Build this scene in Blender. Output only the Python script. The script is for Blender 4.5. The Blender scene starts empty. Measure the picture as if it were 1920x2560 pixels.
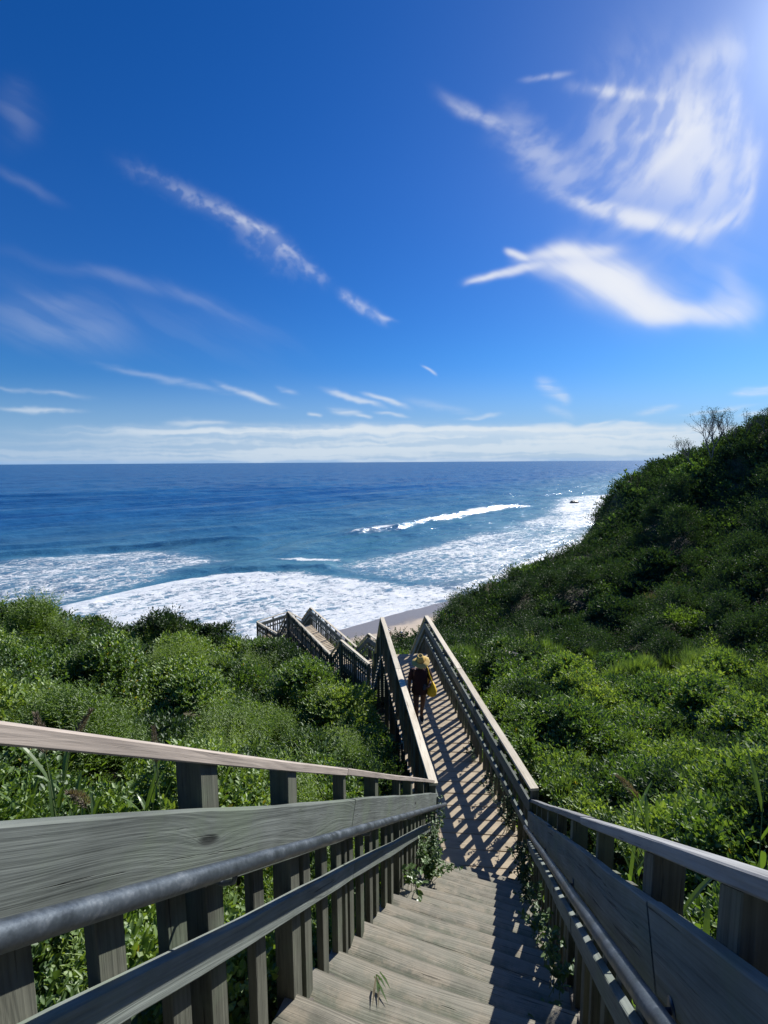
import bpy, bmesh, math, random
import numpy as np
from mathutils import Vector, Matrix, Euler

rng = np.random.default_rng(7)
random.seed(7)
sc = bpy.context.scene
COL = sc.collection
CZ = 21.0                      # eye height over the sea (sea level is z = 0)

# ------------------------------------------------------------------ camera
PITCH = math.radians(6.04); ROLL = 0.0062
F = 1020.0; CX, CY = 829.5, 1106.0       # focal length and centre in units of a 1659 wide frame
fwd = np.array([0, math.cos(PITCH), -math.sin(PITCH)])
up0 = np.array([0, math.sin(PITCH), math.cos(PITCH)])
rt0 = np.array([1.0, 0, 0])
rt = rt0*math.cos(ROLL) - up0*math.sin(ROLL)
up = up0*math.cos(ROLL) + rt0*math.sin(ROLL)
cd = bpy.data.cameras.new('camera'); cam = bpy.data.objects.new('camera', cd); COL.objects.link(cam)
cd.sensor_fit = 'HORIZONTAL'; cd.sensor_width = 36.0; cd.lens = 36.0*F/1659.0
cd.clip_start = 0.02; cd.clip_end = 200000
cam.matrix_world = Matrix(((rt[0], up[0], -fwd[0], 0), (rt[1], up[1], -fwd[1], 0), (rt[2], up[2], -fwd[2], CZ), (0, 0, 0, 1)))
sc.camera = cam

def ray(px, py):
    return fwd + rt*((px-CX)/F) + up*((CY-py)/F)
def pt(px, py, t):
    r = ray(px, py)*t; return np.array([r[0], r[1], r[2]+CZ])
def on_z(px, py, z):
    r = ray(px, py); return pt(px, py, (z-CZ)/r[2])

# ------------------------------------------------------------------ light
SUN_AZ, SUN_EL = math.radians(43), math.radians(33)
sdir = Vector((math.sin(SUN_AZ)*math.cos(SUN_EL), math.cos(SUN_AZ)*math.cos(SUN_EL), math.sin(SUN_EL)))
sl = bpy.data.lights.new('sun', 'SUN'); so = bpy.data.objects.new('sun', sl); COL.objects.link(so)
sl.energy = 5.0; sl.angle = math.radians(0.53); sl.color = (1.0, 0.955, 0.89)
so.rotation_euler = sdir.to_track_quat('Z', 'Y').to_euler(); so.location = (30, 40, 80)
sc.view_settings.view_transform = 'Standard'; sc.view_settings.look = 'None'
sc.view_settings.gamma = 1.0; sc.view_settings.use_curve_mapping = False
sc.view_settings.exposure = 0.5
sc.cycles.max_bounces = 8; sc.cycles.transparent_max_bounces = 8; sc.cycles.transmission_bounces = 4
sc.cycles.diffuse_bounces = 3; sc.cycles.glossy_bounces = 3
sc.cycles.sample_clamp_indirect = 4.0
sc.cycles.use_denoising = True

# ------------------------------------------------------------------ node helper
class NT:
    def __init__(s, tree): s.t = tree
    def new(s, typ, **kw):
        n = s.t.nodes.new(typ)
        for k, v in kw.items(): setattr(n, k, v)
        return n
    def put(s, inp, v):
        if isinstance(v, bpy.types.NodeSocket): s.t.links.new(v, inp)
        elif isinstance(v, X): s.t.links.new(v.s, inp)
        elif isinstance(v, (tuple, list)) and len(v) == 3 and inp.type == 'RGBA': inp.default_value = (*v, 1)
        else: inp.default_value = v
    def math(s, op, a, b=None, c=None, clamp=False):
        n = s.new('ShaderNodeMath', operation=op, use_clamp=clamp)
        s.put(n.inputs[0], a)
        if b is not None: s.put(n.inputs[1], b)
        if c is not None: s.put(n.inputs[2], c)
        return X(s, n.outputs[0])
    def comb(s, x, y, z=0.0):
        n = s.new('ShaderNodeCombineXYZ'); s.put(n.inputs[0], x); s.put(n.inputs[1], y); s.put(n.inputs[2], z); return n.outputs[0]
    def sep(s, v):
        n = s.new('ShaderNodeSeparateXYZ'); s.put(n.inputs[0], v); return [X(s, o) for o in n.outputs]
    def noise(s, vec, scale, detail=4, rough=0.55, dist=0.0, col=False):
        n = s.new('ShaderNodeTexNoise'); s.put(n.inputs['Vector'], vec)
        n.inputs['Scale'].default_value = scale; n.inputs['Detail'].default_value = detail
        n.inputs['Roughness'].default_value = rough; n.inputs['Distortion'].default_value = dist
        return n.outputs['Color'] if col else X(s, n.outputs[0])
    def voro(s, vec, scale, feature='F1', rnd=1.0, out='Distance'):
        n = s.new('ShaderNodeTexVoronoi', feature=feature); s.put(n.inputs['Vector'], vec)
        n.inputs['Scale'].default_value = scale; n.inputs['Randomness'].default_value = rnd
        return X(s, n.outputs[out])
    def smooth(s, v, a, b, lo=0.0, hi=1.0):
        n = s.new('ShaderNodeMapRange', interpolation_type='SMOOTHSTEP', clamp=True)
        s.put(n.inputs[0], v); s.put(n.inputs[1], a); s.put(n.inputs[2], b); s.put(n.inputs[3], lo); s.put(n.inputs[4], hi)
        return X(s, n.outputs[0])
    def mix(s, f, a, b, blend='MIX'):
        n = s.new('ShaderNodeMix', data_type='RGBA', blend_type=blend)
        s.put(n.inputs[0], f); s.put(n.inputs[6], a); s.put(n.inputs[7], b); return n.outputs[2]
    def ramp(s, f, stops):
        n = s.new('ShaderNodeValToRGB'); s.put(n.inputs[0], f); e = n.color_ramp.elements
        while len(e) < len(stops): e.new(0.5)
        for q, (p, c) in zip(e, stops): q.position = p; q.color = (*c, 1)
        return n.outputs[0]
    def scalev(s, v, sc_):
        n = s.new('ShaderNodeVectorMath', operation='MULTIPLY'); s.put(n.inputs[0], v); n.inputs[1].default_value = sc_; return n.outputs[0]
    def addv(s, a, b):
        n = s.new('ShaderNodeVectorMath', operation='ADD'); s.put(n.inputs[0], a); s.put(n.inputs[1], b); return n.outputs[0]
    def bump(s, h, strength, dist=0.01, normal=None):
        n = s.new('ShaderNodeBump'); s.put(n.inputs['Height'], h); n.inputs['Strength'].default_value = strength
        n.inputs['Distance'].default_value = dist
        if normal is not None: s.put(n.inputs['Normal'], normal)
        return n.outputs[0]
    def attr(s, name, kind='GEOMETRY'):
        return s.new('ShaderNodeAttribute', attribute_name=name, attribute_type=kind)
class X:
    def __init__(s, n, sock): s.n = n; s.s = sock
    def __add__(s, o): return s.n.math('ADD', s, o)
    __radd__ = __add__
    def __mul__(s, o): return s.n.math('MULTIPLY', s, o)
    __rmul__ = __mul__
    def __sub__(s, o): return s.n.math('SUBTRACT', s, o)
    def __rsub__(s, o): return s.n.math('SUBTRACT', o, s)
    def __truediv__(s, o): return s.n.math('DIVIDE', s, o)

def vnoise(x, y, seed=0):
    """smooth value noise, numpy"""
    xi = np.floor(x).astype(int); yi = np.floor(y).astype(int); fx = x-xi; fy = y-yi
    fx = fx*fx*(3-2*fx); fy = fy*fy*(3-2*fy)
    def h(i, j):
        n = (i*374761393 + j*668265263 + seed*1442695041) & 0x7fffffff
        n = ((n ^ (n >> 13))*1274126177) & 0x7fffffff
        return ((n ^ (n >> 16)) & 0xffff)/65535.0
    return (h(xi, yi)*(1-fx)+h(xi+1, yi)*fx)*(1-fy) + (h(xi, yi+1)*(1-fx)+h(xi+1, yi+1)*fx)*fy
def fbm(x, y, o=4, seed=0):
    s = 0; a = 0.5; t = 0
    for k in range(o): s = s + a*vnoise(x*2**k+k*17.3, y*2**k-k*9.1, seed+k); t += a; a *= 0.5
    return s/t

# ------------------------------------------------------------------ world: sky and cirrus, laid out by direction
w = bpy.data.worlds.new('World'); sc.world = w; w.use_nodes = True
for n in list(w.node_tree.nodes): w.node_tree.nodes.remove(n)
T = NT(w.node_tree)
sky = T.new('ShaderNodeTexSky', sky_type='NISHITA', sun_disc=False, sun_elevation=SUN_EL, sun_rotation=SUN_AZ,
            altitude=0, air_density=1.0, dust_density=0.25, ozone_density=3.0)
gen = T.new('ShaderNodeTexCoord').outputs['Generated']
gx, gy, gz = T.sep(gen)
yy = T.math('MAXIMUM', gy, 0.05)
V = gz/yy
U0, U1, V0, V1, IW, IH = -1.0, 1.15, -0.02, 1.30, 1500, 920
gu, gv = np.meshgrid(U0+(np.arange(IW)+0.5)/IW*(U1-U0), V0+(np.arange(IH)+0.5)/IH*(V1-V0))
gu = gu.astype(np.float32); gv = gv.astype(np.float32)
wu = gu + (fbm(gu*9, gv*9, 4, 61)-0.5)*0.035; wv = gv + (fbm(gu*9+9, gv*9, 4, 71)-0.5)*0.03
su = gu + (fbm(gu*22, gv*30, 3, 63)-0.5)*0.02; sv = gv + (fbm(gu*22+9, gv*40, 3, 73)-0.5)*0.012
def uvpx(px, py):
    r = ray(px, py); return r[0]/r[1], r[2]/r[1]
def blob(p0, p1, width, st, w=1):
    """an elongated soft cloud between two directions (given as places of the frame), width across"""
    a = uvpx(*p0); b = uvpx(*p1); U, V = (wu, wv) if w else (su, sv)
    cx, cy = (a[0]+b[0])/2, (a[1]+b[1])/2
    dx, dy = b[0]-a[0], b[1]-a[1]; L = math.hypot(dx, dy)/2; c, s_ = dx/(2*L), dy/(2*L)
    wd = width/F; L = L*1.08
    out = np.zeros_like(U); R = 0.09 + 2.6*wd
    ex = abs(c)*L*1.7 + R; ey = abs(s_)*L*1.7 + R
    i0 = int(max(0, (cx-ex-U0)/(U1-U0)*IW)); i1 = int(min(IW, (cx+ex-U0)/(U1-U0)*IW)+1)
    j0 = int(max(0, (cy-ey-V0)/(V1-V0)*IH)); j1 = int(min(IH, (cy+ey-V0)/(V1-V0)*IH)+1)
    if i1 <= i0 or j1 <= j0: return out
    us = U[j0:j1, i0:i1]; vs = V[j0:j1, i0:i1]
    u = ((us-cx)*c + (vs-cy)*s_)/L; v = ((us-cx)*(-s_) + (vs-cy)*c)/wd
    out[j0:j1, i0:i1] = np.exp(-(u**4*0.9+u*u*0.35+v*v))*st
    return out
def fib(ang, sx, sy, seed, o=6):
    a = math.radians(ang); c, s_ = math.cos(a), math.sin(a)
    return fbm((wu*c+wv*s_)*sx, (wv*c-wu*s_)*sy, o, seed)
def sst(v, a, b, lo, hi):
    t = np.clip((v-a)/(b-a), 0, 1); t = t*t*(3-2*t); return lo+(hi-lo)*t
fibA = fib(58, 5, 20, 81, 5); fibB = fib(-30, 5, 36, 91, 5); fibC = fbm(su*5, sv*120, 5, 101); fibD = fib(-32, 60, 70, 111, 4)
fibE = fbm(gu*16, gv*16, 5, 121)
_c = uvpx(1180, 60); _dx = wu-_c[0]; _dy = wv-_c[1]; _r = np.hypot(_dx, _dy); _t = np.arctan2(_dy, _dx)
swirl = fbm(_t*5.0+20, _r*44+_t*3, 6, 131)            # fibres bent round like the rim of the veil
fan = sum([blob((1290, 300), (1580, 340), 125, 0.42), blob((1400, 230), (1570, 260), 40, 0.35), blob((1440, 260), (1590, 420), 75, 0.30), blob((1210, 425), (1480, 498), 13, 0.95), blob((1470, 498), (1605, 460), 18, 0.5),
  blob((1580, 190), (1628, 330), 22, 0.40), blob((1626, 330), (1600, 470), 18, 0.45), blob((1250, 190), (1430, 213), 11, 0.6), blob((960, 212), (1110, 298), 11, 0.36), blob((1090, 270), (1260, 400), 42, 0.26), blob((1130, 172), (1220, 160), 5, 0.25),
  blob((1470, 160), (1600, 100), 34, 0.25), blob((1330, 300), (1500, 282), 9, 0.35), blob((1390, 400), (1480, 300), 10, 0.3)])
wing = sum([blob((1170, 545), (1340, 535), 13, 0.95), blob((1090, 542), (1135, 560), 6, 1.1), blob((1120, 560), (1230, 545), 9, 0.7), blob((1030, 602), (1170, 572), 7, 0.95), blob((1150, 572), (1280, 590), 16, 0.7),
  blob((1220, 560), (1390, 620), 34, 1.0), blob((1240, 575), (1430, 665), 40, 0.8), blob((1300, 610), (1440, 670), 28, 1.0), blob((1370, 670), (1580, 690), 17, 0.9), blob((1390, 640), (1480, 680), 22, 0.6),
  blob((1530, 650), (1640, 690), 30, 0.35), blob((1010, 610), (1060, 596), 4, 0.5), blob((1560, 560), (1600, 680), 24, 0.15)])
streak = sum([blob((390, 410), (620, 540), 16, 0.55), blob((580, 520), (700, 605), 12, 0.5), blob((500, 500), (640, 590), 22, 0.22), blob((740, 635), (825, 690), 9, 0.75),
  blob((270, 350), (420, 430), 16, 0.2), blob((490, 470), (600, 525), 9, 0.5), blob((800, 680), (850, 692), 4, 0.6)])
veil = sum([blob((0, 690), (260, 740), 36, 0.30), blob((20, 545), (420, 640), 12, 0.2), blob((380, 620), (620, 740), 11, 0.22), blob((0, 180), (60, 300), 36, 0.18), blob((-30, 350), (120, 430), 8, 0.14),
  blob((1380, 600), (1640, 560), 90, 0.10), blob((0, 655), (200, 650), 20, 0.15), blob((0, 630), (600, 760), 55, 0.08)])
low = sum([blob((480, 832), (595, 872), 5, 0.95, 0), blob((240, 793), (480, 845), 6, 0.25, 0), blob((712, 843), (825, 880), 4.5, 1.1, 0), blob((797, 853), (878, 880), 4.5, 1.05, 0),
  blob((715, 885), (775, 893), 6, 0.9, 0), blob((770, 898), (800, 903), 3, 0.9, 0), blob((815, 893), (875, 899), 3, 0.8, 0), blob((1000, 905), (1075, 899), 4, 1.0, 0),
  blob((1165, 825), (1225, 865), 11, 0.65, 0), blob((915, 790), (941, 808), 3, 0.8, 0), blob((1380, 895), (1458, 880), 6, 0.7, 0), blob((1595, 850), (1680, 842), 7, 1.1, 0),
  blob((1490, 893), (1615, 879), 3, 0.8, 0), blob((1600, 897), (1680, 893), 4, 1.0, 0), blob((15, 884), (170, 889), 4, 0.85, 0), blob((0, 838), (170, 855), 4, 0.4, 0),
  blob((665, 896), (688, 898), 3, 0.9, 0), blob((600, 838), (645, 850), 4, 0.35, 0), blob((1180, 880), (1240, 905), 8, 0.25, 0), blob((1340, 917), (1392, 915), 4, 0.9, 0),
  blob((1260, 920), (1335, 910), 3, 0.8, 0), blob((370, 912), (490, 911), 5, 0.8, 0), blob((720, 922), (955, 921), 2.5, 0.8, 0), blob((880, 865), (1010, 890), 8, 0.2, 0)])
bank = sum([blob((290, 932), (1520, 931), 9, 1.5, 0), blob((420, 962), (1750, 956), 26, 0.95, 0), blob((900, 943), (1700, 935), 14, 0.45, 0), blob((-200, 982), (900, 980), 16, 0.26, 0), blob((-100, 952), (600, 955), 6, 0.16, 0),
  blob((500, 990), (1800, 985), 12, 0.35, 0)])
dens = fan*sst(swirl*0.40+fibA*0.30+fibE*0.3, 0.36, 0.62, 0.30, 1.45) + wing*sst(fibB, 0.28, 0.6, 0.70, 1.12) + streak*0.46*sst(fibB*0.35+fibD*0.65, 0.36, 0.64, 0.30, 1.15) \
    + veil*0.34*sst(fibB, 0.3, 0.65, 0.4, 1.2) + low*0.62*sst(fibC*0.8+fibD*0.2, 0.36, 0.58, 0.5, 1.2) + bank*sst(fibC*0.85+fibD*0.15, 0.36, 0.60, 0.42, 1.25)
dens = 0.95*(1-np.exp(-1.35*dens))
img = bpy.data.images.new('cirrus_density', IW, IH, alpha=False, float_buffer=True)
img.colorspace_settings.name = 'Non-Color'
px4 = np.ones((IW*IH, 4), dtype=np.float32); px4[:, :3] = dens.ravel()[:, None]; img.pixels.foreach_set(px4.ravel()); img.update()
ti = T.new('ShaderNodeTexImage', extension='CLIP', interpolation='Cubic'); ti.image = img
T.put(ti.inputs[0], T.comb((gx/yy - U0)/(U1-U0), (V - V0)/(V1-V0)))
d = X(T, ti.outputs['Color'])*T.smooth(gy, 0.05, 0.2)
del gu, gv, wu, wv, su, sv, fibA, fibB, fibC, fibD, fibE, px4
hs = T.new('ShaderNodeHueSaturation'); T.put(hs.inputs['Color'], sky.outputs[0]); hs.inputs['Saturation'].default_value = 1.38; hs.inputs['Hue'].default_value = 0.505
gm = T.new('ShaderNodeMix', data_type='RGBA', blend_type='MULTIPLY'); gm.inputs[0].default_value = 1.0
tintc = T.ramp(V, [(0.0, (0.42, 0.62, 1.0)), (0.06, (0.42, 0.64, 1.0)), (0.22, (0.42, 0.74, 1.06)), (0.55, (0.62, 0.80, 1.10)), (0.95, (0.64, 0.80, 1.08))])
T.put(gm.inputs[6], hs.outputs[0]); T.put(gm.inputs[7], tintc)
cloudcol = T.mix(T.smooth(V, 0.0, 0.35), (7.2, 8.0, 8.7), (8.8, 9.0, 9.4))
skyc = T.mix(T.math("MAXIMUM", T.smooth(V, 0.0, 0.20, 0.85, 0.0), T.smooth(V, 0.004, 0.02, 1.0, 0.0)), gm.outputs[2], (2.9, 4.7, 7.4)); 
dt = T.new('ShaderNodeVectorMath', operation='DOT_PRODUCT'); T.put(dt.inputs[0], gen); dt.inputs[1].default_value = tuple(sdir)
ca = T.math('MAXIMUM', X(T, dt.outputs['Value']), 0.0)
glow = T.math('POWER', ca, 260.0)*6.0 + T.math('POWER', ca, 50.0)*0.40      # the bright aureole round the sun
fin = T.mix(1.0, T.mix(d, skyc, cloudcol), T.comb(glow*0.90, glow*0.97, glow*0.90), 'ADD')
bg = T.new('ShaderNodeBackground'); T.put(bg.inputs[0], fin); bg.inputs[1].default_value = 0.071
wo = T.new('ShaderNodeOutputWorld'); T.t.links.new(bg.outputs[0], wo.inputs[0])

# ------------------------------------------------------------------ materials
def mat(name):
    m = bpy.data.materials.new(name); m.use_nodes = True
    for n in list(m.node_tree.nodes): m.node_tree.nodes.remove(n)
    t = NT(m.node_tree); o = t.new('ShaderNodeOutputMaterial')
    return m, t, o
def principled(t, o, col, rough, bump=None, metallic=0.0, spec=0.5):
    p = t.new('ShaderNodeBsdfPrincipled'); t.put(p.inputs['Base Color'], col); t.put(p.inputs['Roughness'], rough)
    t.put(p.inputs['Metallic'], metallic); p.inputs['Specular IOR Level'].default_value = spec
    if bump is not None: t.put(p.inputs['Normal'], bump)
    t.t.links.new(p.outputs[0], o.inputs[0]); return p
def plain(name, col, rough=0.6, metallic=0.0, nscale=30, var=0.25, bump=0.15, spec=0.4):
    m, t, o = mat(name)
    c = t.new('ShaderNodeTexCoord').outputs['Object']
    n = t.noise(c, nscale, 5)
    dark = tuple(q*(1-var) for q in col); light = tuple(min(1, q*(1+var)) for q in col)
    principled(t, o, t.mix(n, dark, light), rough, t.bump(n, bump, 0.005), metallic, spec); return m
def wood(name, light, dark, moss=0.15, sand=0.0, bumpk=0.5):
    m, t, o = mat(name)
    a = t.attr('gc'); r = X(t, t.new('ShaderNodeObjectInfo').outputs['Random'])
    v = t.addv(a.outputs['Vector'], t.comb(r*37.0, r*11.0, r*5.0))
    x, y, z = t.sep(v)
    big = t.noise(t.comb(x*0.7, y*6.0, z*6.0), 1.0, 2, 0.5)
    kn = t.voro(t.comb(x*1.15, y*4.5, z*4.5), 1.0)            # knots
    ring = (y+z*0.8)*60.0 + big*7.0 + T2(t, kn)
    cont = (t.noise(t.comb(ring, x*0.25, 0.0), 1.0, 2, 0.7)-0.5)*3.0
    fine = t.noise(t.comb(x*3.0, y*120.0, z*120.0), 1.0, 4, 0.6)
    blot = t.noise(t.comb(x*2.2, y*7.0, z*7.0), 1.0, 5, 0.65)
    crack = t.noise(t.comb(x*1.3, y*55.0, z*55.0), 1.0, 3, 0.7)
    crackm = t.smooth(crack, 0.63, 0.69)
    g = cont*0.20 + fine*0.62 + blot*1.0 - 0.43
    c = t.ramp(g, [(0.12, dark), (0.45, tuple((p+q)/2 for p, q in zip(light, dark))), (0.80, light)])
    br = t.smooth(r, 0.0, 1.0, 0.80, 1.15)
    brn = t.new('ShaderNodeMix', data_type='RGBA', blend_type='MULTIPLY'); brn.inputs[0].default_value = 1.0
    t.put(brn.inputs[6], c); t.put(brn.inputs[7], t.comb(br, br, br)); c = brn.outputs[2]
    c = t.mix(t.smooth(t.noise(v, 2.6, 4, 0.65), 0.45, 0.72)*moss, c, (0.13, 0.17, 0.11))
    if sand > 0:
        c = t.mix(t.smooth(t.noise(v, 5.5, 6, 0.7), 0.42, 0.62)*sand, c, (0.36, 0.305, 0.23))
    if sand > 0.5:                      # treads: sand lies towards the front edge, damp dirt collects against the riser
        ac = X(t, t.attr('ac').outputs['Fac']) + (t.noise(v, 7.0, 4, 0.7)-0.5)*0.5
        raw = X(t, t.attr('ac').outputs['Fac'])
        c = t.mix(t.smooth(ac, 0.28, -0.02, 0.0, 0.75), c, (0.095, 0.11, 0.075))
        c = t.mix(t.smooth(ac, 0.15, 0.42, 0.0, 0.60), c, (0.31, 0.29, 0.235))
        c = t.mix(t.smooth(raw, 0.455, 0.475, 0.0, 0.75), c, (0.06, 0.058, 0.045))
    c = t.mix(t.smooth(kn, 0.10, 0.035), c, tuple(q*0.35 for q in dark))
    c = t.mix(crackm*0.8, c, tuple(q*0.3 for q in dark))
    h = cont*0.38 + fine*0.6 - crackm*1.6 - t.smooth(kn, 0.09, 0.03)*1.2 + blot*0.3
    principled(t, o, c, 0.82, t.bump(h, bumpk, 0.0035), 0.0, 0.25)
    return m
def T2(t, kn): return t.math('POWER', 2.718, kn*(-6.0))*5.0
M = {}
M['wood'] = wood('weathered_wood', (0.235, 0.265, 0.245), (0.095, 0.110, 0.100), 0.5, 0, 0.7)
M['cap'] = wood('bleached_wood', (0.80, 0.74, 0.59), (0.48, 0.42, 0.31), 0.05, 0.0, 0.45)
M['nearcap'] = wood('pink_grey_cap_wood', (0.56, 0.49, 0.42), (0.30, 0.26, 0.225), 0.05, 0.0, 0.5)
M['shadecap'] = wood('shaded_cap_wood', (0.33, 0.34, 0.34), (0.17, 0.175, 0.18), 0.05, 0.0, 0.6)  # right near cap: its shade is put into the wood colour
M['post'] = wood('post_wood', (0.165, 0.17, 0.135), (0.052, 0.055, 0.044), 0.5, 0, 0.7)
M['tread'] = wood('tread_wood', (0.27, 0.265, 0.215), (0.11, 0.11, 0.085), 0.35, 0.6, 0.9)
M['deck'] = wood('deck_wood', (0.64, 0.54, 0.385), (0.40, 0.325, 0.23), 0.05, 0.35, 0.6)
M['oldwood'] = wood('dark_old_wood', (0.17, 0.15, 0.13), (0.06, 0.055, 0.05), 0.1, 0, 0.7)
def metal():
    m, t, o = mat('galvanised_steel'); c = t.new('ShaderNodeTexCoord').outputs['Object']
    n = t.noise(c, 9, 6, 0.7); f = t.noise(c, 90, 3)
    principled(t, o, t.ramp(n*0.7+f*0.3, [(0.3, (0.035, 0.045, 0.055)), (0.55, (0.085, 0.105, 0.125)), (0.78, (0.22, 0.24, 0.26))]), t.smooth(n, 0.3, 0.7, 0.32, 0.6), t.bump(f, 0.25, 0.002), 0.55)
    return m
M['metal'] = metal()

def leafmat(name, cols, trans=0.45, rough=0.38, gloss=0.09, yellow=0.0):
    m, t, o = mat(name)
    ra = X(t, t.new('ShaderNodeNewGeometry').outputs['Random Per Island'])
    ti = X(t, t.attr('tint', 'INSTANCER').outputs['Fac'])
    rr = X(t, t.new('ShaderNodeObjectInfo').outputs['Random'])
    f = ra*0.35 + ti*0.5 + rr*0.15
    c = t.ramp(f, [(0.1, cols[0]), (0.45, cols[1]), (0.8, cols[2])])
    if yellow: c = t.mix(t.smooth(ra, 1-yellow, 1-yellow+0.01), c, (0.33, 0.28, 0.05))
    df = t.new('ShaderNodeBsdfDiffuse'); t.put(df.inputs[0], c)
    tr = t.new('ShaderNodeBsdfTranslucent'); t.put(tr.inputs[0], t.mix(1.0, c, (1.5, 1.45, 0.55), 'MULTIPLY'))
    gl = t.new('ShaderNodeBsdfGlossy'); gl.inputs['Roughness'].default_value = rough; t.put(gl.inputs[0], (0.9, 0.95, 0.9))
    m1 = t.new('ShaderNodeMixShader'); m1.inputs[0].default_value = trans; t.t.links.new(df.outputs[0], m1.inputs[1]); t.t.links.new(tr.outputs[0], m1.inputs[2])
    m2 = t.new('ShaderNodeMixShader'); t.t.links.new(m1.outputs[0], m2.inputs[1]); t.t.links.new(gl.outputs[0], m2.inputs[2])
    m2.inputs[0].default_value = gloss
    t.t.links.new(m2.outputs[0], o.inputs[0]); return m
M['leaf'] = leafmat('glossy_leaf', [(0.035, 0.082, 0.022), (0.105, 0.190, 0.036), (0.245, 0.340, 0.080)], 0.40, 0.55, 0.055, 0.02)
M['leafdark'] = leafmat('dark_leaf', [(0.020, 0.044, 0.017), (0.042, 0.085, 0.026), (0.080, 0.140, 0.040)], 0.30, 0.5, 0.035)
M['fern'] = leafmat('feathery_leaf', [(0.065, 0.125, 0.024), (0.120, 0.205, 0.034), (0.190, 0.280, 0.050)], 0.45, 0.5, 0.04)
M['blade'] = leafmat('grass_blade', [(0.060, 0.110, 0.025), (0.105, 0.180, 0.040), (0.180, 0.250, 0.065)], 0.45, 0.4, 0.06)
M['dry'] = leafmat('dry_grass', [(0.13, 0.11, 0.07), (0.20, 0.17, 0.11), (0.30, 0.26, 0.17)], 0.3, 0.6, 0.02)
M['plume'] = leafmat('reed_plume', [(0.15, 0.125, 0.10), (0.23, 0.195, 0.16), (0.32, 0.28, 0.23)], 0.2, 0.7, 0.02)
M['stem'] = plain('shrub_stem', (0.10, 0.085, 0.06), 0.8, nscale=20)
M['greenstem'] = plain('green_stem', (0.10, 0.15, 0.05), 0.7, nscale=20)
M['bark'] = plain('grey_bark', (0.17, 0.16, 0.15), 0.9, nscale=8, bump=0.5)
M['outcrop'] = plain('brown_clay', (0.16, 0.125, 0.09), 0.95, nscale=2, var=0.4, bump=0.8)
M['rock'] = plain('pale_rock', (0.42, 0.37, 0.30), 0.9, nscale=3, var=0.35, bump=0.8)
M['wetrock'] = plain('wet_dark_rock', (0.05, 0.055, 0.05), 0.4, nscale=3, bump=0.8)

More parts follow.
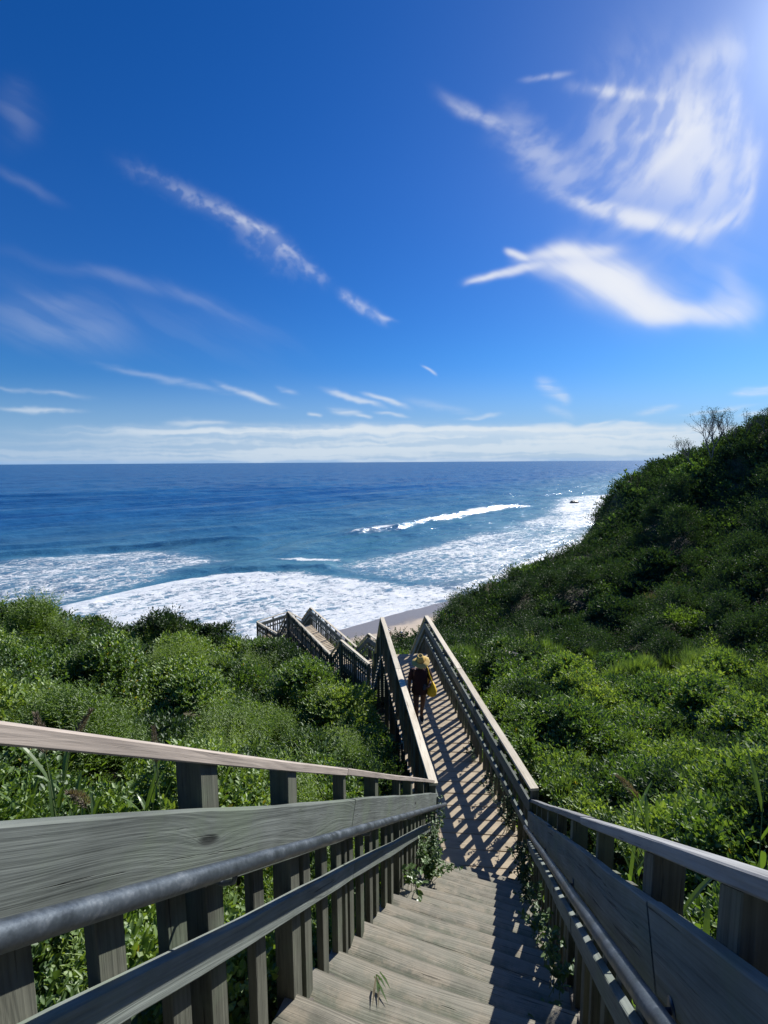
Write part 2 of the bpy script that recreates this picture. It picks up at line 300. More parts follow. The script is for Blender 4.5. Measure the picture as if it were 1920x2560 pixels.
# ------------------------------------------------------------------ mesh helpers
def tag(o, label=None, cat=None, group=None, kind=None):
    if label: o['label'] = label
    if cat: o['category'] = cat
    if group: o['group'] = group
    if kind: o['kind'] = kind
    return o
def empty(name, loc, label=None, cat=None, group=None):
    o = bpy.data.objects.new(name, None); COL.objects.link(o); o.location = loc; o.empty_display_size = 0.2
    return tag(o, label, cat, group)
class MB:
    def __init__(s): s.v = []; s.f = []; s.g = []; s.a = {}
    def add(s, vs, fs, g=None):
        b = len(s.v); s.v += [tuple(map(float, q)) for q in vs]; s.f += [tuple(b+i for i in q) for q in fs]
        s.g += [tuple(map(float, q)) for q in (g if g is not None else vs)]
    def board(s, a, b, wdir, width, thick, seg=1, warp=0.0, ch=0.004, vcut=False):
        """board from a to b; width along wdir, thickness across both; vcut keeps the ends vertical"""
        a = Vector(a); b = Vector(b); ax = (b-a); L = ax.length; ax = ax.normalized()
        wd = Vector(wdir)
        if not vcut: wd = (wd - ax*wd.dot(ax)).normalized()
        else: wd = wd.normalized()
        td = ax.cross(wd).normalized()
        ph = random.random()*100; off = Vector((random.random()*40, random.random()*40, random.random()*40))
        hw, ht = width/2, thick/2; c = min(ch, ht*0.6)
        prof = [(-hw+c, -ht), (hw-c, -ht), (hw, -ht+c), (hw, ht-c), (hw-c, ht), (-hw+c, ht), (-hw, ht-c), (-hw, -ht+c)]
        vs, g = [], []; b0 = len(s.v)
        for i in range(seg+1):
            u = i/seg; p = a + (b-a)*u
            dw = warp*(math.sin(u*L*2.1+ph)+0.5*math.sin(u*L*5.3+ph*2)); dt = warp*0.7*math.sin(u*L*1.7+ph*3)
            for k, (pw, ptk) in enumerate(prof):
                jw = warp*0.35*math.sin(u*L*9+k+ph) if warp else 0
                q = p + wd*(pw+dw+jw) + td*(ptk+dt); vs.append(q); g.append(Vector((u*L, pw, ptk))+off); s.a[b0+len(vs)-1] = pw/width
        fs = [tuple(reversed(range(8))), tuple(seg*8+i for i in range(8))]
        for i in range(seg):
            for k in range(8):
                k2 = (k+1) % 8; fs.append((i*8+k, i*8+k2, (i+1)*8+k2, (i+1)*8+k))
        s.add(vs, fs, g)
    def tube(s, pts, rad, n=8, cap=True):
        pts = [Vector(p) for p in pts]; R = rad if hasattr(rad, '__len__') else [rad]*len(pts)
        vs = []; fs = []
        prev = None
        for i, p in enumerate(pts):
            d = (pts[min(i+1, len(pts)-1)]-pts[max(i-1, 0)]).normalized()
            ref = prev if prev is not None else (Vector((0, 0, 1)) if abs(d.z) < 0.9 else Vector((1, 0, 0)))
            x = (ref - d*ref.dot(d)).normalized(); prev = x; y = d.cross(x)
            for k in range(n):
                a = 2*math.pi*k/n; vs.append(p + (x*math.cos(a)+y*math.sin(a))*R[i])
        for i in range(len(pts)-1):
            for k in range(n):
                k2 = (k+1) % n; fs.append((i*n+k, i*n+k2, (i+1)*n+k2, (i+1)*n+k))
        if cap:
            fs.append(tuple(reversed(range(n)))); fs.append(tuple((len(pts)-1)*n+k for k in range(n)))
        s.add(vs, fs)
    def build(s, name, m, parent=None, smooth=False, base=None):
        base = Vector(base) if base is not None else (Vector(parent.location) if parent is not None else Vector((0, 0, 0)))
        me = bpy.data.meshes.new(name); me.from_pydata([Vector(v)-base for v in s.v], [], s.f)
        at = me.attributes.new('gc', 'FLOAT_VECTOR', 'POINT'); at.data.foreach_set('vector', np.array(s.g, dtype=np.float32).ravel())
        if smooth: me.polygons.foreach_set('use_smooth', [True]*len(me.polygons))
        if s.a: a2 = me.attributes.new('ac', 'FLOAT', 'POINT'); a2.data.foreach_set('value', [s.a.get(i, 0.0) for i in range(len(s.v))])
        me.materials.append(m); me.update()
        o = bpy.data.objects.new(name, me); COL.objects.link(o)
        if parent is not None: o.parent = parent
        else: o.location = base
        return o
def np_mesh(name, verts, faces, m, smooth=False):
    """faces: int array (n,k) or list of such arrays"""
    me = bpy.data.meshes.new(name); fl = faces if isinstance(faces, list) else [faces]
    me.vertices.add(len(verts)); me.vertices.foreach_set('co', np.asarray(verts, dtype=np.float32).ravel())
    loops = np.concatenate([f.ravel() for f in fl]).astype(np.int32)
    sizes = np.concatenate([np.full(len(f), f.shape[1]) for f in fl]).astype(np.int32)
    starts = np.concatenate([[0], np.cumsum(sizes)[:-1]]).astype(np.int32)
    me.loops.add(len(loops)); me.loops.foreach_set('vertex_index', loops)
    me.polygons.add(len(sizes)); me.polygons.foreach_set('loop_start', starts); me.polygons.foreach_set('loop_total', sizes)
    if smooth: me.polygons.foreach_set('use_smooth', np.ones(len(sizes), dtype=bool))
    if m: me.materials.append(m)
    me.update(calc_edges=True); me.validate()
    return me
def copy_at(o, delta, parent):
    c = o.copy(); COL.objects.link(c); c.parent = parent; c.location = Vector(o.location)+Vector(delta); return c

# ------------------------------------------------------------------ plan of the boardwalk (all floor lines)
def V3(x, y, z): return Vector((x, y, z+CZ))
CAPH = 1.21
th = math.radians(14.3); H1 = Vector((math.sin(th), math.cos(th), 0)); R1 = Vector((math.cos(th), -math.sin(th), 0))
SL = 0.716; N0 = -1.24
def stair_pt(s, lat, dz=0.0):                 # point on the nosing line of the upper stair
    p = H1*s + R1*lat; return Vector((p.x, p.y, N0 - SL*s + dz + CZ))
LL, LR = -0.90, 0.46
tw = math.radians(-5.3); H2 = Vector((math.sin(tw), math.cos(tw), 0)); R2 = Vector((math.cos(tw), -math.sin(tw), 0))
def wz(y): return -5.57-0.038*y
WL0 = V3(0.72, 6.40, wz(6.40)); WR0 = V3(2.07, 6.27, wz(6.27))
WL1 = V3(-0.05, 14.62, wz(14.62)); WR1 = V3(1.31, 14.75, wz(14.75))
zA, zB, zC = -8.57-CAPH, -9.77-CAPH, -11.80-CAPH
def capz(px, py, zf):                          # place of a cap-rail point seen at (px,py), returned at floor level
    p = on_z(px, py, zf+CAPH+CZ); return Vector((p[0], p[1], zf+CZ))
AL0 = capz(800, 1433, zA); AL1 = capz(738, 1381.6, zA)
AR1 = capz(795, 1368, zA)
BL0 = capz(716, 1413, zB); BL1 = capz(623, 1320, zB); BR0 = capz(770, 1398, zB); BR1 = capz(670, 1311.6, zB)
CL1 = capz(601, 1368, zC); CR1 = capz(652, 1337, zC)
D1 = capz(556, 1342, zC); D2 = capz(623, 1321, zC); D3 = capz(652, 1337, zC)
k2 = 4.55
FL1 = WL1 + H2*k2 + Vector((0, 0, (zA+CZ)-WL1.z)); FR1 = WR1 + H2*k2 + Vector((0, 0, (zA+CZ)-WR1.z))
dirA = (AL1-AL0).normalized(); AR0 = AR1 - dirA*2.6

# ------------------------------------------------------------------ terrain
ctrl_px = [  # (px, py, depth) places of the top of the scrub
 (0,1290,26),(150,1338,25),(300,1345,25),(420,1365,25),(540,1378,25),(600,1392,23),(650,1425,20),(700,1455,18.5),(750,1490,17),(800,1545,14.5),
 (820,1600,12),(860,1680,9),(885,1725,7.6),
 (0,1420,13),(250,1430,14),(480,1450,14.5),(200,1520,10),(500,1530,11),(700,1590,10.5),(100,1600,6.6),(400,1630,7.2),(700,1680,7.6),
 (0,1690,3.6),(300,1720,4.1),(600,1800,4.6),(100,2120,2.1),(500,2040,3.0),(700,1960,4.1),(850,1860,6.0),(-500,1900,2.2),(-300,1500,7),(-400,1350,18),(-900,1300,25),
 (870,1378,40),(960,1365,42),(1100,1395,37),(1250,1410,34),(1400,1430,30),(1659,1455,24),(1000,1440,25),(1150,1480,18),(1400,1500,17),(1659,1520,14),
 (1100,1560,13),(1200,1640,9.6),(1450,1620,9.5),(1659,1640,7.6),(1230,1780,6.2),(1500,1780,4.9),(1659,1880,3.3),(1250,1930,4.2),(1450,2050,2.6),(1600,2080,2.1),(1900,2000,2.4),(2300,1700,6),
 (940,1350,48),(985,1284,60),(1100,1232,68),(1250,1170,77),(1340,1100,86),(1347,1036,97),(1375,1024,97),(1430,1016,95),(1500,1002,90),(1659,915,80),(1800,830,75),(2200,700,70),
 (1050,1330,52),(1200,1340,46),(1200,1260,58),(1400,1300,48),(1400,1180,65),(1500,1100,74),(1659,1200,48),(1659,1050,64),(1659,1350,32),(1500,1390,33),(1900,1250,38),(2300,1200,30),(2200,1500,12)]
cp = np.array([pt(*q) for q in ctrl_px])
extra = np.array([[0, -4, CZ+2.3], [-12, -6, CZ+2.0], [14, -8, CZ+3.0], [-30, -5, CZ+0.5], [40, -10, CZ+6], [0, -25, CZ+8], [-40, -40, CZ+8], [50, -45, CZ+14], [90, 20, CZ+14], [120, 70, CZ+16], [60, 30, CZ+1.0]])
cp = np.vstack([cp, extra])
def rbf_fit(P, z, lam=0.05):
    n = len(P); r = np.linalg.norm(P[:, None]-P[None], axis=2)
    K = r + 0.0; A = np.zeros((n+3, n+3)); A[:n, :n] = K - lam*np.eye(n); A[:n, n] = 1; A[:n, n+1:] = P; A[n, :n] = 1; A[n+1:, :n] = P.T
    return np.linalg.solve(A, np.concatenate([z, np.zeros(3)]))
_w = rbf_fit(cp[:, :2], cp[:, 2])
def rbf_eval(Q):
    out = np.empty(len(Q)); n = len(cp)
    for i in range(0, len(Q), 20000):
        q = Q[i:i+20000]; r = np.linalg.norm(q[:, None]-cp[None, :, :2], axis=2)
        out[i:i+20000] = r@_w[:n] + _w[n] + q@_w[n+1:]
    return out
# line of the bluff's lip, from the left to the right; the sea is on its left-hand side
edge = [(-200, -80), (-70, -6), (-34, 17)] + [tuple(pt(*q)[:2]+np.array([-1.2, 1.6])) for q in [(0,1290,26),(150,1338,25),(300,1345,25),(420,1365,25),(540,1378,25)]] + \
       [(-5.6, 27.5), (-2.6, 31.0), (-1.2, 36), (1.0, 41)] + [tuple(pt(*q)[:2]) for q in [(930,1356,46),(985,1284,60),(1100,1232,68),(1250,1170,77),(1335,1105,86),(1343,1048,98)]] + [(75, 118), (110, 150), (260, 300)]
edge = np.array(edge)
def poly_dist(Q, L):
    best = np.full(len(Q), 1e9); sgn = np.ones(len(Q))
    for a, b in zip(L[:-1], L[1:]):
        d = b-a; l2 = d@d; u = np.clip(((Q-a)@d)/l2, 0, 1); p = a+u[:, None]*d; v = Q-p; r = np.hypot(v[:, 0], v[:, 1])
        m = r < best; best[m] = r[m]; s = np.sign(d[0]*v[:, 1]-d[1]*v[:, 0]); sgn[m] = s[m]
    return best*sgn                              # positive on the left of the line
def side_dist(Q, L, far=(-3000, 3000)):
    """distance to the line, positive on the seaward side (tested as inside a closed polygon)"""
    d = np.abs(poly_dist(Q, L)); P = np.vstack([L, [L[-1]*1.0+np.array([300000, 190000])], [[300000, 500000]], [[-400000, 500000]], [[-400000, L[0][1]-9000]], [L[0]-np.array([9000, 9000])]])
    P = np.vstack([P, P[:1]]); inside = np.zeros(len(Q), bool)
    for a, b in zip(P[:-1], P[1:]):
        if a[1] == b[1]: continue
        c = ((a[1] > Q[:, 1]) != (b[1] > Q[:, 1])) & (Q[:, 0] < (b[0]-a[0])*(Q[:, 1]-a[1])/(b[1]-a[1])+a[0]); inside ^= c
    return np.where(inside, d, -d)
shore_p = np.array([on_z(730, 1362, 0)[:2], on_z(790, 1345, 0)[:2], on_z(850, 1326, 0)[:2], on_z(960, 1301, 0)[:2]])
shore_dir = (shore_p[3]-shore_p[0]); shore_dir /= np.linalg.norm(shore_dir)
_sh = [on_z(x, y, 0)[:2] for x, y in [(1100, 1252), (1250, 1190), (1345, 1125), (1420, 1085)]]
shore = np.vstack([shore_p[0]-shore_dir*300, shore_p, _sh, _sh[-1]+(_sh[-1]-_sh[-2])*8])
def beach_z(Q):
    d = -side_dist(Q, shore)                     # inland positive
    return np.clip(d*0.10, -4.0, 1.9) + 0.05*(fbm(Q[:, 0]*0.5, Q[:, 1]*0.5, 3)-0.5) + 0.02
# footprint of the walkways (polyline of centre and floor height)
walk = [((stair_pt(-3, -0.22)), 0.9), ((stair_pt(6.3, -0.22)), 0.9), ((WL1+WR1)/2, 0.85), ((FL1+FR1)/2, 0.85)]
walkB = [((FL1+FR1)/2, 0.9), ((BL0+BR0)/2, 0.9), ((BL1+BR1)/2, 0.9), ((CL1+CR1)/2, 1.0), ((D1+D2)/2, 1.8)]
def walk_info(Q):
    best = np.full(len(Q), 1e9); z = np.zeros(len(Q))
    for W in (walk, walkB):
        for (a, _), (b, _) in zip(W[:-1], W[1:]):
            A = np.array([a.x, a.y]); B = np.array([b.x, b.y]); d = B-A; u = np.clip(((Q-A)@d)/(d@d), 0, 1); p = A+u[:, None]*d
            r = np.hypot(*(Q-p).T); zz = a.z+(b.z-a.z)*u; m = r < best; best[m] = r[m]; z[m] = zz[m]
    return best, z
def canopy_base(Q):
    z = rbf_eval(Q); bz = beach_z(Q); e = side_dist(Q, edge)
    z = np.where(e > 0, np.maximum(z - e*1.35 - np.clip(e, 0, 1)*0.6, bz), np.maximum(z, bz))
    return z, e, bz
def ground_z(Q):
    z, e, bz = canopy_base(Q)
    far = np.clip(np.hypot(Q[:, 0], Q[:, 1])/12.0, 0.6, 1.5)
    g = z - 0.9*far + 0.35*(fbm(Q[:, 0]*0.8, Q[:, 1]*0.8, 3, 5)-0.5)
    g = np.where(e > 0, np.maximum(z-0.3, bz), g)
    r, wzz = walk_info(Q)
    lim = wzz - 0.42 - 0.9*np.clip(1-np.abs(r)/3.0, 0, 1)*np.clip((Q[:, 1]-5)/3, 0, 1)
    g = np.where(r < 2.2, np.minimum(g, lim + np.clip(r-1.1, 0, 9)*0.8), g)
    return np.maximum(g, bz)
def grid_mesh(name, az0, az1, na, r0, r1, nr, zf, m, smooth=True, power=1.0):
    az = np.linspace(az0, az1, na); rr = r0*(r1/r0)**(np.linspace(0, 1, nr)**power)
    A, Rr = np.meshgrid(az, rr); x = (np.sin(A)*Rr).ravel(); y = (np.cos(A)*Rr).ravel()
    Q = np.stack([x, y], 1); res = zf(Q); z = res[0] if isinstance(res, tuple) else res
    i = np.arange(na*nr).reshape(nr, na)
    f = np.stack([i[:-1, :-1].ravel(), i[:-1, 1:].ravel(), i[1:, 1:].ravel(), i[1:, :-1].ravel()], 1)[:, ::-1]
    return np_mesh(name, np.column_stack([x, y, z]), f, m, smooth), Q, res
def groundmat():
    m, t, o = mat('bluff_ground'); c = t.new('ShaderNodeTexCoord').outputs['Object']
    x, y, z = t.sep(c)
    n = t.noise(c, 0.35, 5, 0.6); f = t.noise(c, 3.0, 6, 0.7); nn = t.noise(c, 0.12, 4, 0.6)
    soil = t.mix(f, (0.035, 0.035, 0.018), (0.07, 0.065, 0.035))
    wet = t.mix(f, (0.19, 0.175, 0.165), (0.25, 0.23, 0.215)); dry = t.mix(f, (0.44, 0.36, 0.27), (0.56, 0.47, 0.36))
    zz = z + (n-0.5)*0.5 + (nn-0.5)*0.6
    sand = t.mix(t.smooth(zz, 0.42, 0.62), wet, dry)
    c2 = t.mix(t.smooth(z, 1.75, 2.4), sand, soil)
    principled(t, o, c2, t.smooth(zz, 0.3, 0.8, 0.35, 0.9), t.bump(f, 0.4, 0.05), 0, 0.4); return m
M['ground'] = groundmat()
me, _, _ = grid_mesh('ground', -math.pi, math.pi, 521, 0.4, 700, 330, ground_z, M['ground'])
g = bpy.data.objects.new('ground', me); COL.objects.link(g); tag(g, 'sandy bluff ground sloping to the beach', 'ground', kind='structure')

# ------------------------------------------------------------------ sea
def seapx(l): return np.array([on_z(x, y, 0)[:2] for x, y in l])
crest1 = seapx([(-300, 1215), (0, 1199), (170, 1186), (400, 1172), (580, 1163)])
crest2 = seapx([(700, 1163), (810, 1150), (900, 1132), (1000, 1114), (1080, 1099), (1165, 1094)])
crest3 = seapx([(470, 1234), (600, 1224), (730, 1222)])
def poly_area(Q, px, soft):
    L = seapx(px); L = np.vstack([L, L[:1]]); inside = np.zeros(len(Q), bool)
    for a, b in zip(L[:-1], L[1:]):
        c = ((a[1] > Q[:, 1]) != (b[1] > Q[:, 1])) & (Q[:, 0] < (b[0]-a[0])*(Q[:, 1]-a[1])/(b[1]-a[1]+1e-12)+a[0]); inside ^= c
    d = np.full(len(Q), 1e9)
    for a, b in zip(L[:-1], L[1:]):
        dd = b-a; u = np.clip(((Q-a)@dd)/(dd@dd+1e-12), 0, 1); p = a+u[:, None]*dd; d = np.minimum(d, np.hypot(*(Q-p).T))
    return np.clip(0.5+np.where(inside, d, -d)/soft, 0, 1)
def sea_fn(Q):
    d = side_dist(Q, shore)
    r = np.hypot(Q[:, 0], Q[:, 1])
    wob = (fbm(Q[:, 0]*0.02, Q[:, 1]*0.02, 3, 2)-0.5)*46
    offs = d+wob+Q@np.array([shore_dir[0], shore_dir[1]])*0.10
    ramp = np.clip((d-18)/70, 0, 1)
    z = 0.55*ramp*np.sin(offs/24*2*np.pi)**3*1.0 + 0.40*ramp*np.sin(offs/57*2*np.pi+1.0)
    loc = np.clip(1.6-r/500, 0, 1)
    z += loc*(0.34*(fbm(Q[:, 0]*0.22, Q[:, 1]*0.22, 4, 9)-0.5))
    foam = np.zeros(len(Q))
    near = r < 420
    q = Q[near]; f = np.zeros(len(q)); zz = np.zeros(len(q)); bright = np.zeros(len(q))
    wj = (fbm(q[:, 0]*0.09, q[:, 1]*0.09, 3, 21)-0.5)
    for L, hgt, wd, breakf in ((crest1, 1.25, 3.6, 0.0), (crest2, 1.7, 4.2, 1.0), (crest3, 0.7, 2.6, 0.25)):
        s = poly_dist(q, L[::1]) + wj*5
        # end fade
        a = L[0]; b = L[-1]; u = ((q-a)@(b-a))/((b-a)@(b-a)); fade = np.clip(u/0.12, 0, 1)*np.clip((1-u)/0.12, 0, 1)
        prof = np.where(s > 0, np.exp(-(s/(wd*2.0))**2), np.exp(-(s/(wd*0.6))**2)); zz += hgt*prof*fade
        if breakf:
            bz = np.exp(-((s+0.2)/1.1)**2)*fade*np.clip(fbm(q[:, 0]*0.13, q[:, 1]*0.13, 3, 31)*3.2-1.15, 0, 1)*breakf
            f = np.maximum(f, bz*0.95)
    # foam regions, given by their outline on the water
    zone = lambda px, soft, lev: lev*poly_area(q, px, soft)
    A = zone([(-400,1230),(0,1212),(170,1190),(330,1186),(450,1200),(520,1212),(420,1232),(330,1262),(220,1290),(120,1312),(0,1345),(-400,1420)], 9, 0.54)
    B = zone([(110,1322),(240,1285),(370,1256),(470,1242),(560,1236),(640,1232),(760,1246),(880,1262),(960,1262),(1000,1275),(960,1310),(860,1345),(740,1380),(560,1420),(200,1400)], 6, 0.72)
    B2 = zone([(110,1318),(240,1284),(370,1255),(470,1241),(560,1235),(600,1240),(470,1258),(360,1272),(240,1304),(140,1336)], 2.5, 0.98)
    C = zone([(700,1225),(820,1195),(960,1165),(1100,1130),(1180,1100),(1230,1085),(1300,1070),(1380,1058),(1440,1058),(1300,1140),(1100,1250),(960,1275),(860,1262),(760,1246)], 12, 0.56)
    Dd = zone([(1185,1112),(1200,1076),(1270,1070),(1340,1066),(1420,1056),(1500,1050),(1380,1110),(1260,1150),(1180,1180),(1190,1140)], 12, 0.68)
    E = zone([(1000,1275),(1100,1235),(1240,1160),(1300,1140),(1260,1190),(1100,1260),(960,1310)], 10, 0.68)
    st = zone([(590,1210),(650,1205),(740,1208),(735,1214),(650,1212)], 2.0, 0.75)
    for Z in (A, B, B2, C, Dd, E, st): f = np.maximum(f, Z)
    ds = side_dist(q, shore)
    f = np.maximum(f, 0.80*np.clip(1-np.abs(ds-2.5)/6.0, 0, 1)*np.clip(1.5-np.hypot(q[:, 0], q[:, 1])/220, 0.55, 1))
    far_streak = zone([(1200,1018),(1260,1014),(1260,1020),(1205,1022)], 6, 0.6); f = np.maximum(f, far_streak)
    f *= 0.80+0.4*fbm(q[:, 0]*0.05, q[:, 1]*0.05, 3, 41)
    zz += 0.22*np.clip(f, 0, 1)*(fbm(q[:, 0]*0.5, q[:, 1]*0.5, 3, 51))
    # the foremost bore stands a little proud
    zz += 0.35*B2
    zb = np.zeros(len(Q)); zb[near] = zz; foam[near] = f
    sh = np.clip((d+1)/10, 0, 1)
    z = (z+zb)*sh + np.where(d < 14, 0.10*fbm(Q[:, 0]*0.25, Q[:, 1]*0.25, 3, 3), 0.0) - 0.02
    shallow = np.clip(1-d/170, 0, 1)
    return z, np.clip(foam, 0, 1), shallow
def seamat():
    m, t, o = mat('sea_water'); c = t.new('ShaderNodeTexCoord').outputs['Object']
    x, y, z = t.sep(c)
    fo = X(t, t.attr('foam').outputs['Fac']); sh = X(t, t.attr('shallow').outputs['Fac'])
    sx, sy = shore_dir
    al = x*float(sx)+y*float(sy); ac = y*float(sx)-x*float(sy)
    ws = t.new('ShaderNodeSeparateColor'); t.put(ws.inputs[0], t.noise(c, 0.55, 3, 0.6, col=True))
    wx = (X(t, ws.outputs[0])-0.5)*2.6; wy = (X(t, ws.outputs[1])-0.5)*2.6
    fv = t.comb(al*0.75+wx, ac*1.05+wy)
    e1 = t.voro(fv, 0.55, 'DISTANCE_TO_EDGE'); e2 = t.voro(t.addv(fv, (7, 3, 0)), 1.35, 'DISTANCE_TO_EDGE')
    n1 = t.noise(t.comb(al*0.5, ac), 0.45, 6, 0.68); n2 = t.noise(t.comb(al*0.45, ac*1.1), 1.6, 5, 0.7); n3 = t.noise(t.comb(al*0.25, ac*1.0), 0.11, 4, 0.6)
    val = fo*1.5 - e1*1.15 - e2*0.75 + (n1-0.5)*1.05 + (n2-0.5)*0.95 + (n3-0.5)*0.9 - 0.52
    gate = t.smooth(fo, 0.02, 0.12); val = val*gate - (1.0-gate)
    foam = t.smooth(val, -0.08, 0.34)
    foam = foam*1.0
    deep = t.mix(t.smooth(t.noise(t.comb(al*0.25, ac), 0.035, 5, 0.65), 0.38, 0.62), (0.009, 0.066, 0.185), (0.018, 0.105, 0.240))
    shal = t.mix(t.smooth(n3*0.6+n1*0.4, 0.38, 0.62), (0.040, 0.160, 0.205), (0.085, 0.225, 0.250))
    wc = t.mix(sh, deep, shal)
    sandy = t.smooth(sh, 0.93, 1.0); wc = t.mix(sandy*0.7, wc, (0.22, 0.20, 0.16)); wc = t.mix(t.smooth(fo, 0.15, 0.8, 0.0, 0.55), wc, (0.27, 0.39, 0.44))
    fc = t.mix(t.smooth(n2*0.6+n1*0.4, 0.35, 0.6), (0.42, 0.50, 0.55), (0.74, 0.76, 0.76))
    b1 = t.noise(t.comb(al*0.5, ac), 0.16, 3, 0.6); b2 = t.noise(t.comb(al*0.6, ac), 0.9, 6, 0.65); b3 = t.noise(t.comb(al, ac), 0.03, 3, 0.5)
    h = b1*1.2 + b2*0.35 + b3*4.0
    bp = t.bump(h, 0.9, 1.0)
    fr = t.new('ShaderNodeFresnel'); fr.inputs['IOR'].default_value = 1.33; t.put(fr.inputs['Normal'], bp)
    wd_ = t.new('ShaderNodeBsdfDiffuse'); t.put(wd_.inputs[0], wc); t.put(wd_.inputs[2], bp)
    wg = t.new('ShaderNodeBsdfGlossy'); wg.inputs['Roughness'].default_value = 0.17; t.put(wg.inputs['Normal'], bp); t.put(wg.inputs[0], (0.9, 0.95, 1.0))
    wp = t.new('ShaderNodeMixShader'); t.put(wp.inputs[0], t.math('MINIMUM', X(t, fr.outputs[0]), 0.30)); t.t.links.new(wd_.outputs[0], wp.inputs[1]); t.t.links.new(wg.outputs[0], wp.inputs[2])
    fp = t.new('ShaderNodeBsdfPrincipled'); t.put(fp.inputs['Base Color'], fc); fp.inputs['Roughness'].default_value = 0.75
    t.put(fp.inputs['Normal'], t.bump(n2+foam, 0.7, 0.25))
    ms = t.new('ShaderNodeMixShader'); t.put(ms.inputs[0], foam); t.t.links.new(wp.outputs[0], ms.inputs[1]); t.t.links.new(fp.outputs[0], ms.inputs[2])
    t.t.links.new(ms.outputs[0], o.inputs[0]); return m
M['sea'] = seamat()
def add_sea():
    # fine part then out to the horizon, one sheet
    na = 760; az = np.linspace(math.radians(-62), math.radians(64), na)
    rr = np.concatenate([35*(420/35)**np.linspace(0, 1, 620), 420*(90000/420)**(np.linspace(0, 1, 150)[1:])])
    A, Rr = np.meshgrid(az, rr); x = (np.sin(A)*Rr).ravel(); y = (np.cos(A)*Rr).ravel(); Q = np.stack([x, y], 1)
    z, foam, sh = sea_fn(Q); z = z*np.clip(3-np.hypot(x, y)/900, 0, 1)
    nr = len(rr); i = np.arange(na*nr).reshape(nr, na)
    f = np.stack([i[:-1, :-1].ravel(), i[:-1, 1:].ravel(), i[1:, 1:].ravel(), i[1:, :-1].ravel()], 1)[:, ::-1]
    me = np_mesh('sea', np.column_stack([x, y, z]), f, M['sea'], True)
    a = me.attributes.new('foam', 'FLOAT', 'POINT'); a.data.foreach_set('value', foam.astype(np.float32))
    a = me.attributes.new('shallow', 'FLOAT', 'POINT'); a.data.foreach_set('value', sh.astype(np.float32))
    o = bpy.data.objects.new('sea', me); COL.objects.link(o); tag(o, 'blue ocean with white surf rolling to the beach', 'sea', kind='structure')
add_sea()

